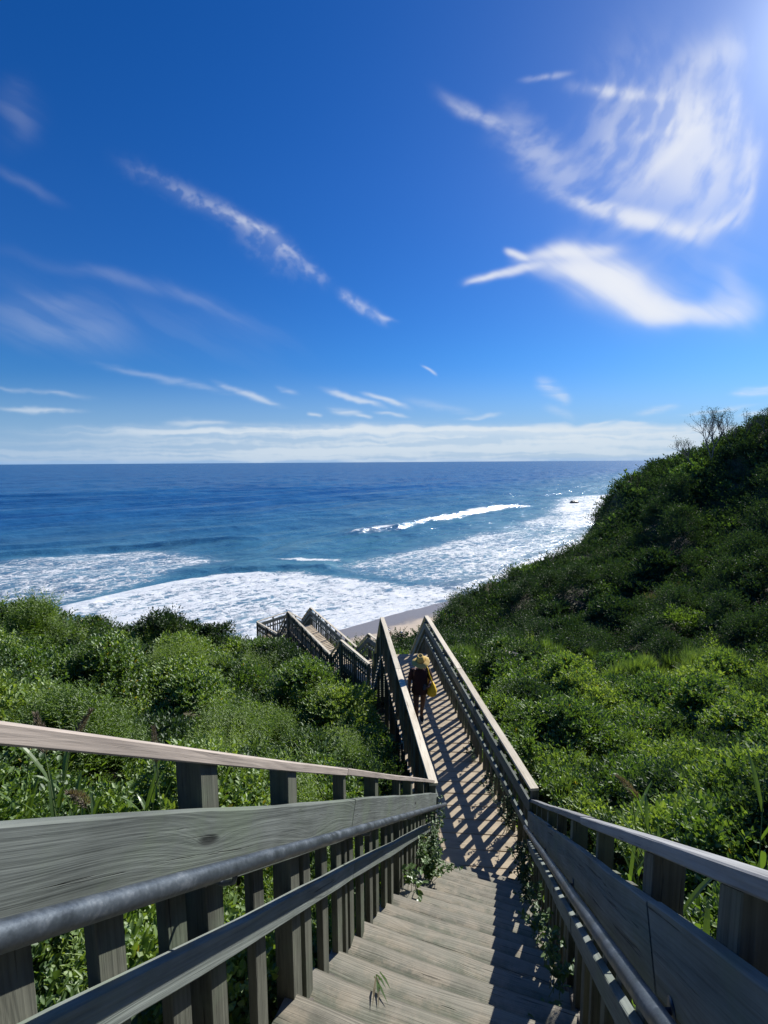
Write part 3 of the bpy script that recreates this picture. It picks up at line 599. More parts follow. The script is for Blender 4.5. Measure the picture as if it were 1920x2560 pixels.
# ------------------------------------------------------------------ boardwalk
UPV = Vector((0, 0, 1))
def pieces(L, n=3.4):
    k = max(1, round(L/n)); return [(i*L/k, (i+1)*L/k) for i in range(k)]
def railing(label, A, B, inward, cat='railing', group=None, cap=1.21, mid=(1.02, 0.77), low=(0.59, 0.48), posts=None, sp=0.225, tall=0.7,
            first=0.05, talls=(), pipe=None, down=0.6, capmat='cap', capw=0.125, warp=0.0, woodm='wood', far=False, seg=1, postdown=None, mid_th=0.04):
    A = Vector(A); B = Vector(B); inward = Vector(inward).normalized()
    root = empty('wooden_railing', A, label, cat, group)
    ax = B-A; Lh = Vector((ax.x, ax.y, 0)).length
    P = lambda s, v=0.0, l=0.0: A + ax*(s/Lh) + UPV*v + inward*l
    for a, b in pieces(Lh, 3.7):
        g = 0.003; j = random.uniform(-.004, .004)
        m = MB(); m.board(P(a+g, cap-0.019+j, -0.032), P(b-g, cap-0.019+j, -0.032), inward, capw, 0.038, seg, warp); m.build('cap_rail', M[capmat], root)
    for a, b in pieces(Lh, 3.1):
        g = 0.003; j = random.uniform(-.006, .006); c = Lh/ax.length
        m = MB(); v = (mid[0]+mid[1])/2; m.board(P(a+g, v+j, mid_th/2), P(b-g, v+j, mid_th/2), UPV, (mid[0]-mid[1])*c, mid_th, seg, warp); m.build('mid_rail', M[woodm], root)
    for a, b in pieces(Lh, 3.5):
        g = 0.003; c = Lh/ax.length
        m = MB(); v = (low[0]+low[1])/2; m.board(P(a+g, v, mid_th/2), P(b-g, v, mid_th/2), UPV, (low[0]-low[1])*c, mid_th, seg, warp); m.build('lower_rail', M[woodm], root)
    slope = (B.z-A.z)/Lh
    hd = Vector((ax.x, ax.y, 0)).normalized()
    def upright(s, v0, v1, wdt, dep, name):
        m = MB(); c = P(s, 0, -0.002-dep/2); m.board(c+UPV*v0, c+UPV*v1, hd, wdt, dep, 1, 0, 0.003)
        m.v = [((x, y, z+slope*((Vector((x, y, 0))-Vector((c.x, c.y, 0))).dot(hd))) if z > c.z+(v0+v1)/2 else (x, y, z)) for x, y, z in m.v]; return m.build(name, M['post'], root)
    if posts is None:
        n = max(1, round(Lh/1.5)); posts = [(i/n)*Lh for i in range(n+1)]
    protos = {}
    def put(kind, s, v0, v1, wdt, dep, name):
        if kind not in protos: protos[kind] = (upright(s, v0, v1, wdt, dep, name), s)
        else:
            o, s0 = protos[kind]; copy_at(o, ax*((s-s0)/Lh), root)
    capb = cap-0.019*(1+math.sqrt(1+slope*slope))-0.002
    for k, s in enumerate(posts):
        put('post', min(max(s, 0.045), Lh-0.045), -(postdown if postdown is not None else down+0.15), capb, 0.09, 0.09, 'post')
    s = first; i = 0
    for q in talls: put('tall', q, -down, capb, 0.045, 0.07, 'baluster')
    while s < Lh-0.02:
        if all(abs(s-q) > 0.10 for q in posts) and all(abs(s-q) > 0.09 for q in talls):
            if tall and i % tall == 2: put('tall', s, -down, capb, 0.04, 0.07, 'baluster')
            else: put('bal', s, -down, mid[0]-0.02, 0.082, 0.038, 'baluster')
        s += sp; i += 1
    if pipe is not None:
        pv, pl, s0, s1 = pipe
        n = 14; q = [P(s0+(s1-s0)*k/n, pv, pl) for k in range(n+1)]
        q.append(q[-1]+ (q[-1]-q[-2]).normalized()*0.03 - inward*0.015)
        m = MB(); m.tube(q, 0.0235, 16); pr = m.build('handrail', M['metal'], root, smooth=True)
        for sb in np.arange(max(s0+0.9, 0.2), s1, 1.45):
            m = MB(); a = P(sb, pv-0.018, pl); m.tube([a, a-UPV*0.035-inward*0.01, a-UPV*0.05-inward*0.05, P(sb, pv-0.055, mid_th)], 0.008, 8)
            b = P(sb, pv-0.055, mid_th+0.003); m.tube([b, b-inward*0.004], 0.028, 12)
            o = m.build('bracket', M['metal'], None, smooth=True, base=root.location); o.parent = pr; o.location = (0, 0, 0)
    return root
GR = 'railings of the cliff stairs'
# upper stair
S0, S1 = -1.3, 6.42
nl = stair_pt(S0, LL); nl2 = stair_pt(S1, LL)
railing('grey railing with steel pipe on the left of the nearest steps', nl, nl2, R1, posts=[p-S0 for p in (-0.9, 1.24, 1.83, 3.26, 4.67, 6.38)], talls=[p-S0 for p in (2.53, 4.07, 5.45)], first=0.11, tall=0,
        pipe=(0.855, 0.14, 0.1, 7.9), down=0.12, warp=0.0035, seg=16, group=GR, postdown=0.7, capw=0.09, capmat='nearcap')
SR = 6.55
railing('shaded railing with steel pipe on the right of the nearest steps', stair_pt(S0, LR, -0.06), stair_pt(SR, LR, -0.06), -R1, posts=[p-S0 for p in (-0.3, 1.02, 1.52, 3.0, 4.4, 5.6)], talls=[p-S0 for p in (2.25, 3.7, 5.0)], first=0.15, tall=0,
        cap=1.21, mid=(1.03, 0.78), pipe=(0.85, 0.13, 0.1, 6.9), down=0.12, warp=0.0035, seg=16, group=GR, postdown=0.7, capw=0.085, capmat='shadecap')
# level walkway
def stair_flight(label, A0, A1, B0, B1, run=0.29, skew=0.0, over=0.12, close=True):
    """steps between left line A0-A1 and right line B0-B1 (upper to lower)"""
    A0, A1, B0, B1 = map(Vector, (A0, A1, B0, B1))
    root = empty('staircase', (A0+B0)/2, label, 'stairs', 'flights of the cliff stairs')
    Lh = Vector(((A1+B1-A0-B0).x, (A1+B1-A0-B0).y, 0)).length/2; n = max(2, round(Lh/run)); hd = ((A1+B1)-(A0+B0)); drop = -hd.z/2/n; hd.z = 0; hd.normalize()
    lat = (B0-A0); lat.z = 0; lat.normalize(); lat = (Matrix.Rotation(-skew, 3, 'Z')@lat)
    back = Matrix.Rotation(-skew, 3, 'Z')@hd
    for k in range(n):
        u = (k+1)/n; l = A0.lerp(A1, u); r = B0.lerp(B1, u); zt = (A0.z+B0.z)/2 - drop*(k+0.0)-drop
        zt = (l.z+r.z)/2
        c = (l+r)/2; wd = (r-l).length/2+over
        sl_ = math.tan(skew)
        jz = random.uniform(-.004, .004)
        p0 = c-lat*wd-back*(0.155)+Vector((0, 0, zt-c.z-0.019+jz)); p1 = c+lat*wd-back*(0.155)+Vector((0, 0, zt-c.z-0.019+random.uniform(-.004, .004)))
        m = MB(); m.board(p0, p1, back, run+0.03, 0.038, 8, 0.006, 0.010); t = m.build('tread', M['tread'], root)
        if close:
            m = MB(); q = Vector((0, 0, -0.021-(drop-0.045)/2)) + back*(0.120); m.board(p0+q+lat*0.02, p1+q-lat*0.02, UPV, drop-0.045, 0.02, 1); m.build('riser', M['tread'], root)
    for X0, X1, sgn in ((A0, A1, -1), (B0, B1, 1)):
        m = MB(); o = lat*sgn*0.0 + UPV*(-0.21); m.board(X0+o, X1+o, UPV, 0.26, 0.04, 4, 0.002); m.build('stringer', M['oldwood'], root)
    return root
stair_flight('nearest wooden steps worn and sandy running down to the walkway', stair_pt(-1.15, LL), stair_pt(6.10, LL), stair_pt(-1.15, LR+0.02), stair_pt(6.10, LR+0.02), skew=math.radians(5), over=0.05)
def boardwalk(label, A0, A1, B0, B1, pitch=0.318, legs=True, over=0.08, pre=0.0):
    A0, A1, B0, B1 = map(Vector, (A0, A1, B0, B1)); root = empty('boardwalk', (A0+B0)/2, label, 'boardwalk', 'level decks of the cliff stairs')
    L = (A1-A0).length; n = int((L+pre)/pitch); m = MB()
    lat = (B0-A0).normalized(); up_ = UPV
    for k in range(n):
        u = (k+0.5)*pitch/L - pre/L; a = A0+(A1-A0)*u; b = B0+(B1-B0)*u
        j = random.uniform(-.004, .004); j2 = random.uniform(-.004, .004)
        m.board(a-lat*over+UPV*(-0.019+j), b+lat*over+UPV*(-0.019+j2), (A1-A0).normalized(), pitch-0.012, 0.038, 5, 0.002, 0.006)
    m.build('deck_boards', M['deck'], root)
    for X0, X1, s in ((A0, A1, -1), (B0, B1, 1)):
        m = MB(); o = UPV*(-0.155); m.board(X0+o, X1+o, UPV, 0.23, 0.045, 4, 0.002); m.build('joist', M['oldwood'], root)
    if legs:
        for k in range(max(2, round(L/2.2)+1)):
            u = min(0.985, max(0.015, k/max(1, round(L/2.2))))
            for X0, X1, s in ((A0, A1, 1), (B0, B1, -1)):
                p = X0+(X1-X0)*u + lat*s*0.10; gz_ = float(ground_z(np.array([[p.x, p.y]]))[0])
                if p.z-gz_ < 0.2: continue
                m = MB(); m.board(Vector((p.x, p.y, gz_-0.2)), p-UPV*0.05, lat, 0.12, 0.12, 1); m.build('leg', M['oldwood'], root)
            pa = A0+(A1-A0)*u; pb = B0+(B1-B0)*u
            m = MB(); m.board(pa+UPV*(-0.36), pb+UPV*(-0.36), UPV, 0.16, 0.045, 1); m.build('cross_beam', M['oldwood'], root)
    return root
boardwalk('long sunlit plank walkway striped with railing shadows under the person', WL0, WL1, WR0, WR1, pre=0.75)
railing('left railing of the long walkway with bright bleached cap', WL0-H2*0.05, WL1, R2, group=GR, tall=4, down=0.42, warp=0.002, seg=10, postdown=1.6, mid=(1.0, 0.82))
railing('right railing of the long walkway behind the person', WR0-H2*0.05, WR1, -R2, group=GR, tall=4, down=0.12, warp=0.002, seg=10, postdown=1.4, mid=(1.0, 0.82))
stair_flight('steps hidden beyond the far end of the long walkway', WL1, FL1, WR1, FR1, close=False)
railing('left railing dropping away past the end of the long walkway', WL1, FL1, R2, group=GR, down=0.3, postdown=1.2)
railing('right railing dropping away past the end of the long walkway', WR1, FR1, -R2, group=GR, down=0.15, postdown=1.2)
nA = Vector((dirA.y, -dirA.x, 0)).normalized()
boardwalk('short lower deck turning left towards the sea', FL1, AL1, FR1+dirA*0.2, AR1, pre=0.0, over=0.0)
railing('near railing of the short lower deck turning left', AL0, AL1, nA, group=GR, down=0.45, postdown=1.6, capmat='cap')
railing('far railing of the short lower deck turning left', AR0, AR1, -nA, group=GR, down=0.2, postdown=1.2, capmat='cap')
stair_flight('few short steps between the two lower decks', AL1, BL0, AR1, BR0, close=False)
railing('near railing of the few short steps between the lower decks', AL1, BL0, nA, group=GR, down=0.45, postdown=1.2, tall=0)
railing('far railing of the few short steps between the lower decks', AR1, BR0, -nA, group=GR, down=0.2, postdown=1.0, tall=0)
boardwalk('lower sunlit deck striped with shadows above the beach', BL0, BL1, BR0, BR1, legs=True, over=0.03)
railing('near railing of the long lower deck above the bushes', BL0, BL1, nA, group=GR, down=0.45, postdown=1.8, tall=4, capmat='cap')
railing('far railing of the long lower deck facing the beach', BR0, BR1, -nA, group=GR, down=0.2, postdown=1.4, tall=4, capmat='cap')
stair_flight('lowest steps going down to the small landing', BL1, CL1, BR1, CR1, close=False)
railing('near railing of the lowest steps', BL1, CL1, nA, group=GR, down=0.4, postdown=1.2, tall=0)
railing('far railing of the lowest steps', BR1, CR1, -nA, group=GR, down=0.2, postdown=1.2, tall=0)
boardwalk('small lowest landing jutting out over the surf', CL1, D1, D3, D2, over=0.0)
def inn(a, b, c):
    d = (b-a).normalized(); n = Vector((d.y, -d.x, 0)); return n if n.dot(c-a) > 0 else -n
cen = (CL1+D1+D2+D3)/4
railing('left side railing of the lowest landing against the surf', CL1, D1, inn(CL1, D1, cen), group=GR, down=0.3, tall=0)
railing('seaward railing of the lowest landing with light gaps between balusters', D1, D2, inn(D1, D2, cen), group=GR, down=0.3, tall=0)
railing('right side railing of the lowest landing', D2, D3, inn(D2, D3, cen), group=GR, down=0.3, tall=0)


# ------------------------------------------------------------------ vegetation prototypes
def leaf_geo(P, D, Nn, L, W):
    """folded pointed leaves: P base, D direction, Nn normal, L length, W width (arrays)"""
    D = D/np.linalg.norm(D, axis=1)[:, None]; S = np.cross(D, Nn); S /= np.linalg.norm(S, axis=1)[:, None]+1e-9; N2 = np.cross(S, D)
    L = L[:, None]; W = W[:, None]
    v = np.stack([P, P+D*L*0.35+S*W*0.5+N2*W*0.18, P+D*L*0.72+S*W*0.36+N2*W*0.12-N2*L*0.03, P+D*L-N2*L*0.10, P+D*L*0.72-S*W*0.36+N2*W*0.12-N2*L*0.03, P+D*L*0.35-S*W*0.5+N2*W*0.18], 1)
    n = len(P); i = np.arange(n)[:, None]*6
    return v.reshape(-1, 3), np.concatenate([i+np.array([[0, 1, 2, 3]]), i+np.array([[0, 3, 4, 5]])])
def rand_dir(n, zmin=-0.3):
    z = rng.uniform(zmin, 1, n); a = rng.uniform(0, 2*np.pi, n); r = np.sqrt(1-z*z); return np.stack([r*np.cos(a), r*np.sin(a), z], 1)
def leafy(n_tw, n_lf, ll, wl, flat=0.75, spread=0.0):
    Ps, Ds, Ns, Ls = [], [], [], []
    for k in range(n_tw):
        d = rand_dir(1, 0.02)[0]; d[2] = d[2]*0.8+0.25; L = rng.uniform(0.7, 1.1); base = rand_dir(1, -1)[0]*0.25*np.array([1, 1, 0.3])
        for j in range(n_lf):
            u = (j+1)/n_lf; p = base+d*L*u*np.array([1, 1, flat]); a = j*2.4+k
            side = np.array([math.cos(a), math.sin(a), 0.15+0.5*u]); dd = side*(1.0-0.3*u)+d*0.55+rng.normal(0, 0.18, 3)
            Ps.append(p); Ds.append(dd); Ns.append(np.array([0, 0, 1.0])+rng.normal(0, 0.45, 3)+d*0.3); Ls.append(ll*rng.uniform(0.65, 1.15))
    Ps, Ds, Ns, Ls = map(np.array, (Ps, Ds, Ns, Ls)); return leaf_geo(Ps, Ds, Ns, Ls, Ls*wl)
def feathery(n_st, n_lf, h=1.7, ll=0.24, wl=0.16, droop=0.15):
    Ps, Ds, Ns, Ls = [], [], [], []
    for k in range(n_st):
        a0 = rng.uniform(0, 6.28); b = np.array([math.cos(a0), math.sin(a0), 0])*rng.uniform(0, 0.75); lean = np.array([math.cos(a0), math.sin(a0), 0])*rng.uniform(0, 0.35); H = h*rng.uniform(0.65, 1.05)
        for j in range(n_lf):
            u = (j+1)/n_lf; p = b+np.array([0, 0, H*u])+lean*u*u; a = j*2.4+k; s_ = (1.15-0.75*u)
            Ps.append(p); Ds.append(np.array([math.cos(a), math.sin(a), 0.45+0.5*u])); Ns.append(np.array([0, 0, 1.0])+rng.normal(0, 0.2, 3)); Ls.append(ll*s_*rng.uniform(0.8, 1.15))
    Ps, Ds, Ns, Ls = map(np.array, (Ps, Ds, Ns, Ls)); return leaf_geo(Ps, Ds, Ns, Ls, Ls*wl)
def blades(n, h0, h1, wd, rad, bend=0.5):
    vs, fs = [], []
    for k in range(n):
        a = rng.uniform(0, 6.28); r = rad*math.sqrt(rng.uniform(0, 1)); b = np.array([r*math.cos(a), r*math.sin(a), 0]); a2 = a+rng.normal(0, 0.8); o = np.array([math.cos(a2), math.sin(a2), 0]); s_ = np.array([-o[1], o[0], 0])
        H = rng.uniform(h0, h1); bd = bend*rng.uniform(0.2, 1.2); i = len(vs)
        for j, u in enumerate((0, 0.35, 0.7, 1.0)):
            p = b+np.array([0, 0, H*(u-0.25*bd*u*u)])+o*bd*H*u*u*0.7; w_ = wd*(1-u)**0.6*0.5
            vs += [p-s_*w_, p+s_*w_] if u < 1 else [p]
        fs += [(i, i+1, i+3, i+2), (i+2, i+3, i+5, i+4), (i+4, i+5, i+6, i+6)]
    fs = np.array(fs); q = fs[fs[:, 2] != fs[:, 3]]; t3 = fs[fs[:, 2] == fs[:, 3]][:, :3]
    return np.array(vs), [q, t3]
protoC = bpy.data.collections.new('leaf_clumps')
def add_proto(name, vf, m):
    v, f = vf; me = np_mesh(name, v, f, m); o = bpy.data.objects.new(name, me); protoC.objects.link(o)
add_proto('clump_a', leafy(17, 11, 0.25, 0.52), M['leaf'])
add_proto('clump_b', leafy(16, 11, 0.23, 0.60), M['leaf'])
add_proto('clump_c', leafy(17, 11, 0.23, 0.50), M['leafdark'])
add_proto('clump_d', leafy(22, 10, 0.15, 0.42, 0.9), M['leafdark'])
add_proto('clump_e', feathery(13, 15, 1.5, 0.34, 0.22), M['fern'])
add_proto('clump_f', feathery(10, 16, 1.9, 0.30, 0.24), M['fern'])
add_proto('clump_g', blades(80, 0.9, 1.9, 0.07, 0.7, 0.7), M['blade'])
add_proto('clump_h', blades(70, 0.8, 1.7, 0.045, 0.6, 0.9), M['dry'])
LEAF_A, LEAF_B, DARK_A, DARK_B, FERN_A, FERN_B, GRASS, DRY = range(8)
def gn_scatter(name, P, rot, scl, idx, tint, label):
    me = bpy.data.meshes.new(name); me.vertices.add(len(P)); me.vertices.foreach_set('co', P.astype(np.float32).ravel())
    def at(n, t, k, arr): a = me.attributes.new(n, t, 'POINT'); a.data.foreach_set(k, arr)
    at('rot', 'FLOAT_VECTOR', 'vector', rot.astype(np.float32).ravel()); at('scl', 'FLOAT_VECTOR', 'vector', scl.astype(np.float32).ravel())
    at('idx', 'INT', 'value', idx.astype(np.int32)); at('tint', 'FLOAT', 'value', tint.astype(np.float32)); me.update()
    o = bpy.data.objects.new(name, me); COL.objects.link(o); tag(o, label, 'shrubs', kind='stuff')
    ng = bpy.data.node_groups.new(name, 'GeometryNodeTree'); ng.interface.new_socket('Geometry', in_out='INPUT', socket_type='NodeSocketGeometry'); ng.interface.new_socket('Geometry', in_out='OUTPUT', socket_type='NodeSocketGeometry')
    N = ng.nodes; gi = N.new('NodeGroupInput'); go = N.new('NodeGroupOutput'); ci = N.new('GeometryNodeCollectionInfo'); ci.inputs[0].default_value = protoC; ci.inputs['Separate Children'].default_value = True; ci.inputs['Reset Children'].default_value = True
    ip = N.new('GeometryNodeInstanceOnPoints'); ip.inputs['Pick Instance'].default_value = True
    def na(n, t): q = N.new('GeometryNodeInputNamedAttribute'); q.data_type = t; q.inputs[0].default_value = n; return [x for x in q.outputs if x.enabled and x.name == 'Attribute'][0]
    ng.links.new(gi.outputs[0], ip.inputs['Points']); ng.links.new(ci.outputs[0], ip.inputs['Instance'])
    ng.links.new(na('idx', 'INT'), ip.inputs['Instance Index'])
    er = N.new('FunctionNodeEulerToRotation'); ng.links.new(na('rot', 'FLOAT_VECTOR'), er.inputs[0]); ng.links.new(er.outputs[0], ip.inputs['Rotation'])
    ng.links.new(na('scl', 'FLOAT_VECTOR'), ip.inputs['Scale']); ng.links.new(ip.outputs[0], go.inputs[0])
    md = o.modifiers.new('scatter', 'NODES'); md.node_group = ng; return o
# ------------------------------------------------------------------ mounded scrub over the bluff
from mathutils.kdtree import KDTree
def warp_pos(Q):
    r = np.hypot(Q[:, 0], Q[:, 1])+1e-6; return Q/r[:, None]*np.log(1+r/6.0)[:, None]
def sample_polar(n, az0, az1, r0, r1, k=6.0):
    # density falling like 1/(k+r)^2
    u = rng.uniform(0, 1, n); a = rng.uniform(az0, az1, n)
    rr = np.linspace(r0, r1, 400); c = np.cumsum(rr/(k+rr)**2); c = (c-c[0])/(c[-1]-c[0]); r = np.interp(u, c, rr)
    return np.stack([np.sin(a)*r, np.cos(a)*r], 1)
AZ0, AZ1 = math.radians(-70), math.radians(66)
mq = sample_polar(1500, AZ0, AZ1, 1.0, 130); mw = warp_pos(mq)
mr = rng.uniform(0.035, 0.085, len(mq)); mh = rng.uniform(0.15, 1.15, len(mq)); mt = rng.uniform(0, 1, len(mq)); ms_ = rng.uniform(0, 1, len(mq))
kd = KDTree(len(mq))
for i, p in enumerate(mw): kd.insert((p[0], p[1], 0), i)
kd.balance()
def mounds(Q):
    Wp = warp_pos(Q); off = np.zeros(len(Q)); mi = np.full(len(Q), -1); r = np.hypot(Q[:, 0], Q[:, 1])
    for i in range(len(Q)):
        best = 0; bi = -1
        for co, j, dist in kd.find_range((Wp[i, 0], Wp[i, 1], 0), 0.085):
            if dist < mr[j]:
                h = mh[j]*math.sqrt(1-(dist/mr[j])**2)*mr[j]*(6+r[i])*1.1
                if h > best: best = h; bi = j
        off[i] = best; mi[i] = bi
    return off, mi
def region_test(Q, px_t):   # polygon in plan given by places of the photo with depth
    L = np.array([pt(*q)[:2] for q in px_t]); L = np.vstack([L, L[:1]]); ins = np.zeros(len(Q), bool)
    for a, b in zip(L[:-1], L[1:]):
        c = ((a[1] > Q[:, 1]) != (b[1] > Q[:, 1])) & (Q[:, 0] < (b[0]-a[0])*(Q[:, 1]-a[1])/(b[1]-a[1]+1e-12)+a[0]); ins ^= c
    return ins
def scatter_all():
    Q = sample_polar(46000, AZ0, AZ1, 1.3, 125)
    r = np.hypot(Q[:, 0], Q[:, 1])
    base, e, bz = canopy_base(Q); off, mi = mounds(Q); rad = 0.125+0.0160*r
    wd, wz_ = walk_info(Q)
    near_walk = np.clip(1-(wd-1.0)/1.2, 0, 1)
    sky_l = (Q[:, 0] < 0) & (Q[:, 1] > 15); hl = (Q[:, 1] > 30) | ((Q[:, 0] > 9) & (Q[:, 1] > 24)); mk = np.where(sky_l, 0.5, np.where(hl, np.where(e > -7, 0.35, 0.75), 1.0)); mk = np.where((Q[:, 1] > 22) & (Q[:, 0] > -5) & (Q[:, 0] < 8), 0.15, mk)
    z = base + (off*mk - 0.62*0.06*(6+r)*np.where(hl, 0.75, 1.0)) * (1-0.55*near_walk) - np.where(sky_l, 0.25, 0)
    gz = ground_z(Q)
    keep = (e < np.where(Q[:, 1] > 70, 5.0, 0.8)) & (wd > 0.80+rad*0.65) & (ground_z(Q) > 2.1)
    # along the left of the walkway and beneath the decks the bushes stay below the boards
    low = (wd < 1.5) & (Q[:, 1] > 6); z = np.where(low, np.minimum(z, wz_-0.15), z)
    neart = (Q[:, 1] < 6.5) & (wd < 1.6); z = np.where(neart, np.minimum(z, wz_+0.15+0.25*(wd-0.9)), z)
    # on the seaward side of the lower decks keep them under the rails
    s_mask = (wd < 2.6) & (Q[:, 1] > 17); z = np.where(s_mask, np.minimum(z, wz_-0.1+0.2*wd), z)
    side = rng.uniform(0, 1, len(Q)); z = z - np.where(side < 0.42, side*2.6*rad, 0)
    z = np.maximum(z, gz+0.05)
    # species by mound
    sp = np.where(mi >= 0, ms_[mi], rng.uniform(0, 1, len(Q))); tn = np.where(mi >= 0, mt[mi], 0.5)
    hill = (Q[:, 1] > 33) | ((Q[:, 0] > 9) & (Q[:, 1] > 24)); left = Q[:, 0] < -0.02*Q[:, 1]
    idx = np.where(sp < 0.38, LEAF_A, np.where(sp < 0.62, LEAF_B, np.where(sp < 0.93, DARK_A, FERN_A)))
    fern_zone = region_test(Q, [(430, 1600, 10), (520, 1540, 11), (660, 1560, 11), (860, 1640, 9), (890, 1740, 7.4), (700, 1900, 3.6), (450, 1900, 3.0), (400, 1660, 6)])
    idx = np.where(fern_zone & (sp < 0.42), np.where(sp < 0.2, FERN_A, FERN_B), idx)
    grass_zone = region_test(Q, [(1120, 1420, 34), (1300, 1412, 34), (1659, 1440, 26), (1700, 1480, 18), (1450, 1470, 20), (1350, 1455, 23), (1150, 1440, 27)])
    gz2 = region_test(Q, [(920, 1362, 42), (1130, 1395, 38), (1120, 1430, 27), (960, 1400, 33)])
    idx = np.where((grass_zone & (sp < 0.5)) | (gz2 & (sp < 0.3)), GRASS, idx)
    rp = rng.uniform(0, 1, len(Q))
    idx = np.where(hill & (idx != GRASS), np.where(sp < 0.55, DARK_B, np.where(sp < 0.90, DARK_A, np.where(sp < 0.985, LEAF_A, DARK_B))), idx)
    dryz = region_test(Q, [(1380, 1290, 48), (1480, 1230, 52), (1500, 1300, 45), (1420, 1400, 36), (1340, 1400, 37), (1360, 1340, 42)])
    idx = np.where(dryz & (sp > 0.80) & (sp < 0.88), DRY, idx)
    idx = np.where((rp < 0.03) & ~hill, FERN_B, idx)
    idx = np.where((rp > 0.992) & (r > 4) & ~hill, GRASS, idx)
    tiny = rng.uniform(0.75, 1.25, len(Q))
    s = rad*tiny*1.15; s = np.where((idx == FERN_A) | (idx == FERN_B), s*0.95, s); s = np.where((idx == GRASS) | (idx == DRY), s*0.62, s)
    scl = np.stack([s, s, s*rng.uniform(0.8, 1.2, len(Q))], 1)
    rot = np.stack([rng.normal(0, 0.22, len(Q)), rng.normal(0, 0.22, len(Q)), rng.uniform(0, 6.28, len(Q))], 1)
    tint = np.clip(tn*0.8+rng.uniform(0, 0.2, len(Q)), 0, 1); tint = np.where(hill, tint*0.25, tint)  # hill leaves tinted darker, backlit shade put into their colour
    P = np.column_stack([Q, z-0.35*s])
    for nm, m_, lab in (('shrub_thicket', keep & left & ~hill, 'dense green shrub thicket covering the slope left of the walkway'),
                        ('shrub_thicket', keep & ~left & ~hill, 'sunlit glossy shrub thicket in the hollow right of the walkway'),
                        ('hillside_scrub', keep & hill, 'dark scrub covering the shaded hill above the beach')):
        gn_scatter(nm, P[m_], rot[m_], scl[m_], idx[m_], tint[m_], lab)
    return P
scatter_all()

# ------------------------------------------------------------------ single plants
def surf(px, py, t):                            # the scrub's ground under a place of the photo at a given depth
    p = pt(px, py, t); return float(ground_z(np.array([[p[0], p[1]]]))[0]), p
def blob_leaves(n, rx, ry, rz, ll, wl, lump=0.25, seed=0):
    """foliage of one bush: leaves in clumps spread through an uneven dome"""
    g_ = np.random.default_rng(seed); Ps, Ds = [], []
    k = max(8, n//60); c = g_.normal(0, 1, (k, 3)); c[:, 2] = np.abs(c[:, 2])*0.9-0.15; c /= np.linalg.norm(c, axis=1)[:, None]; c *= g_.uniform(0.5, 1.0, (k, 1))
    cr = g_.uniform(0.2, 0.2+lump, k)
    w_ = g_.integers(0, k, n); d = g_.normal(0, 1, (n, 3)); d /= np.linalg.norm(d, axis=1)[:, None]
    P = (c[w_]+d*cr[w_][:, None]*g_.uniform(0.5, 1, (n, 1)))*np.array([rx, ry, rz]); P[:, 2] = np.maximum(P[:, 2], -0.2*rz)
    D = d*0.8+c[w_]*0.5+g_.normal(0, 0.35, (n, 3))+np.array([0, 0, 0.3]); N = np.array([0, 0, 1.0])+g_.normal(0, 0.5, (n, 3)); L = ll*g_.uniform(0.6, 1.2, n)
    return leaf_geo(P, D, N, L, L*wl), c*np.array([rx, ry, rz])
def bush(px, py, t, rx, rz, label, m='leafdark', n=2600, ll=0.06, seed=0, sink=0.15):
    p = pt(px, py, t); gz_ = float(ground_z(np.array([[p[0], p[1]]]))[0]); top = p[2]; c = Vector((p[0], p[1], top-rz))
    root = empty('bush', (c.x, c.y, gz_), label, 'bush')
    (v, f), cl = blob_leaves(n, rx, rx, rz, ll, 0.5, 0.3, seed)
    o = bpy.data.objects.new('foliage', np_mesh('foliage', v+np.array([0, 0, c.z-gz_]), f, M[m])); COL.objects.link(o); o.parent = root
    mb = MB()
    for q in cl[:14]:
        a = Vector((c.x, c.y, gz_)); b = Vector((c.x+q[0], c.y+q[1], c.z+q[2])); md = a.lerp(b, 0.5)+Vector((0, 0, 0.1)); mb.tube([a, md, b], [0.02, 0.013, 0.005], 5)
    mb.build('stem', M['stem'], root)
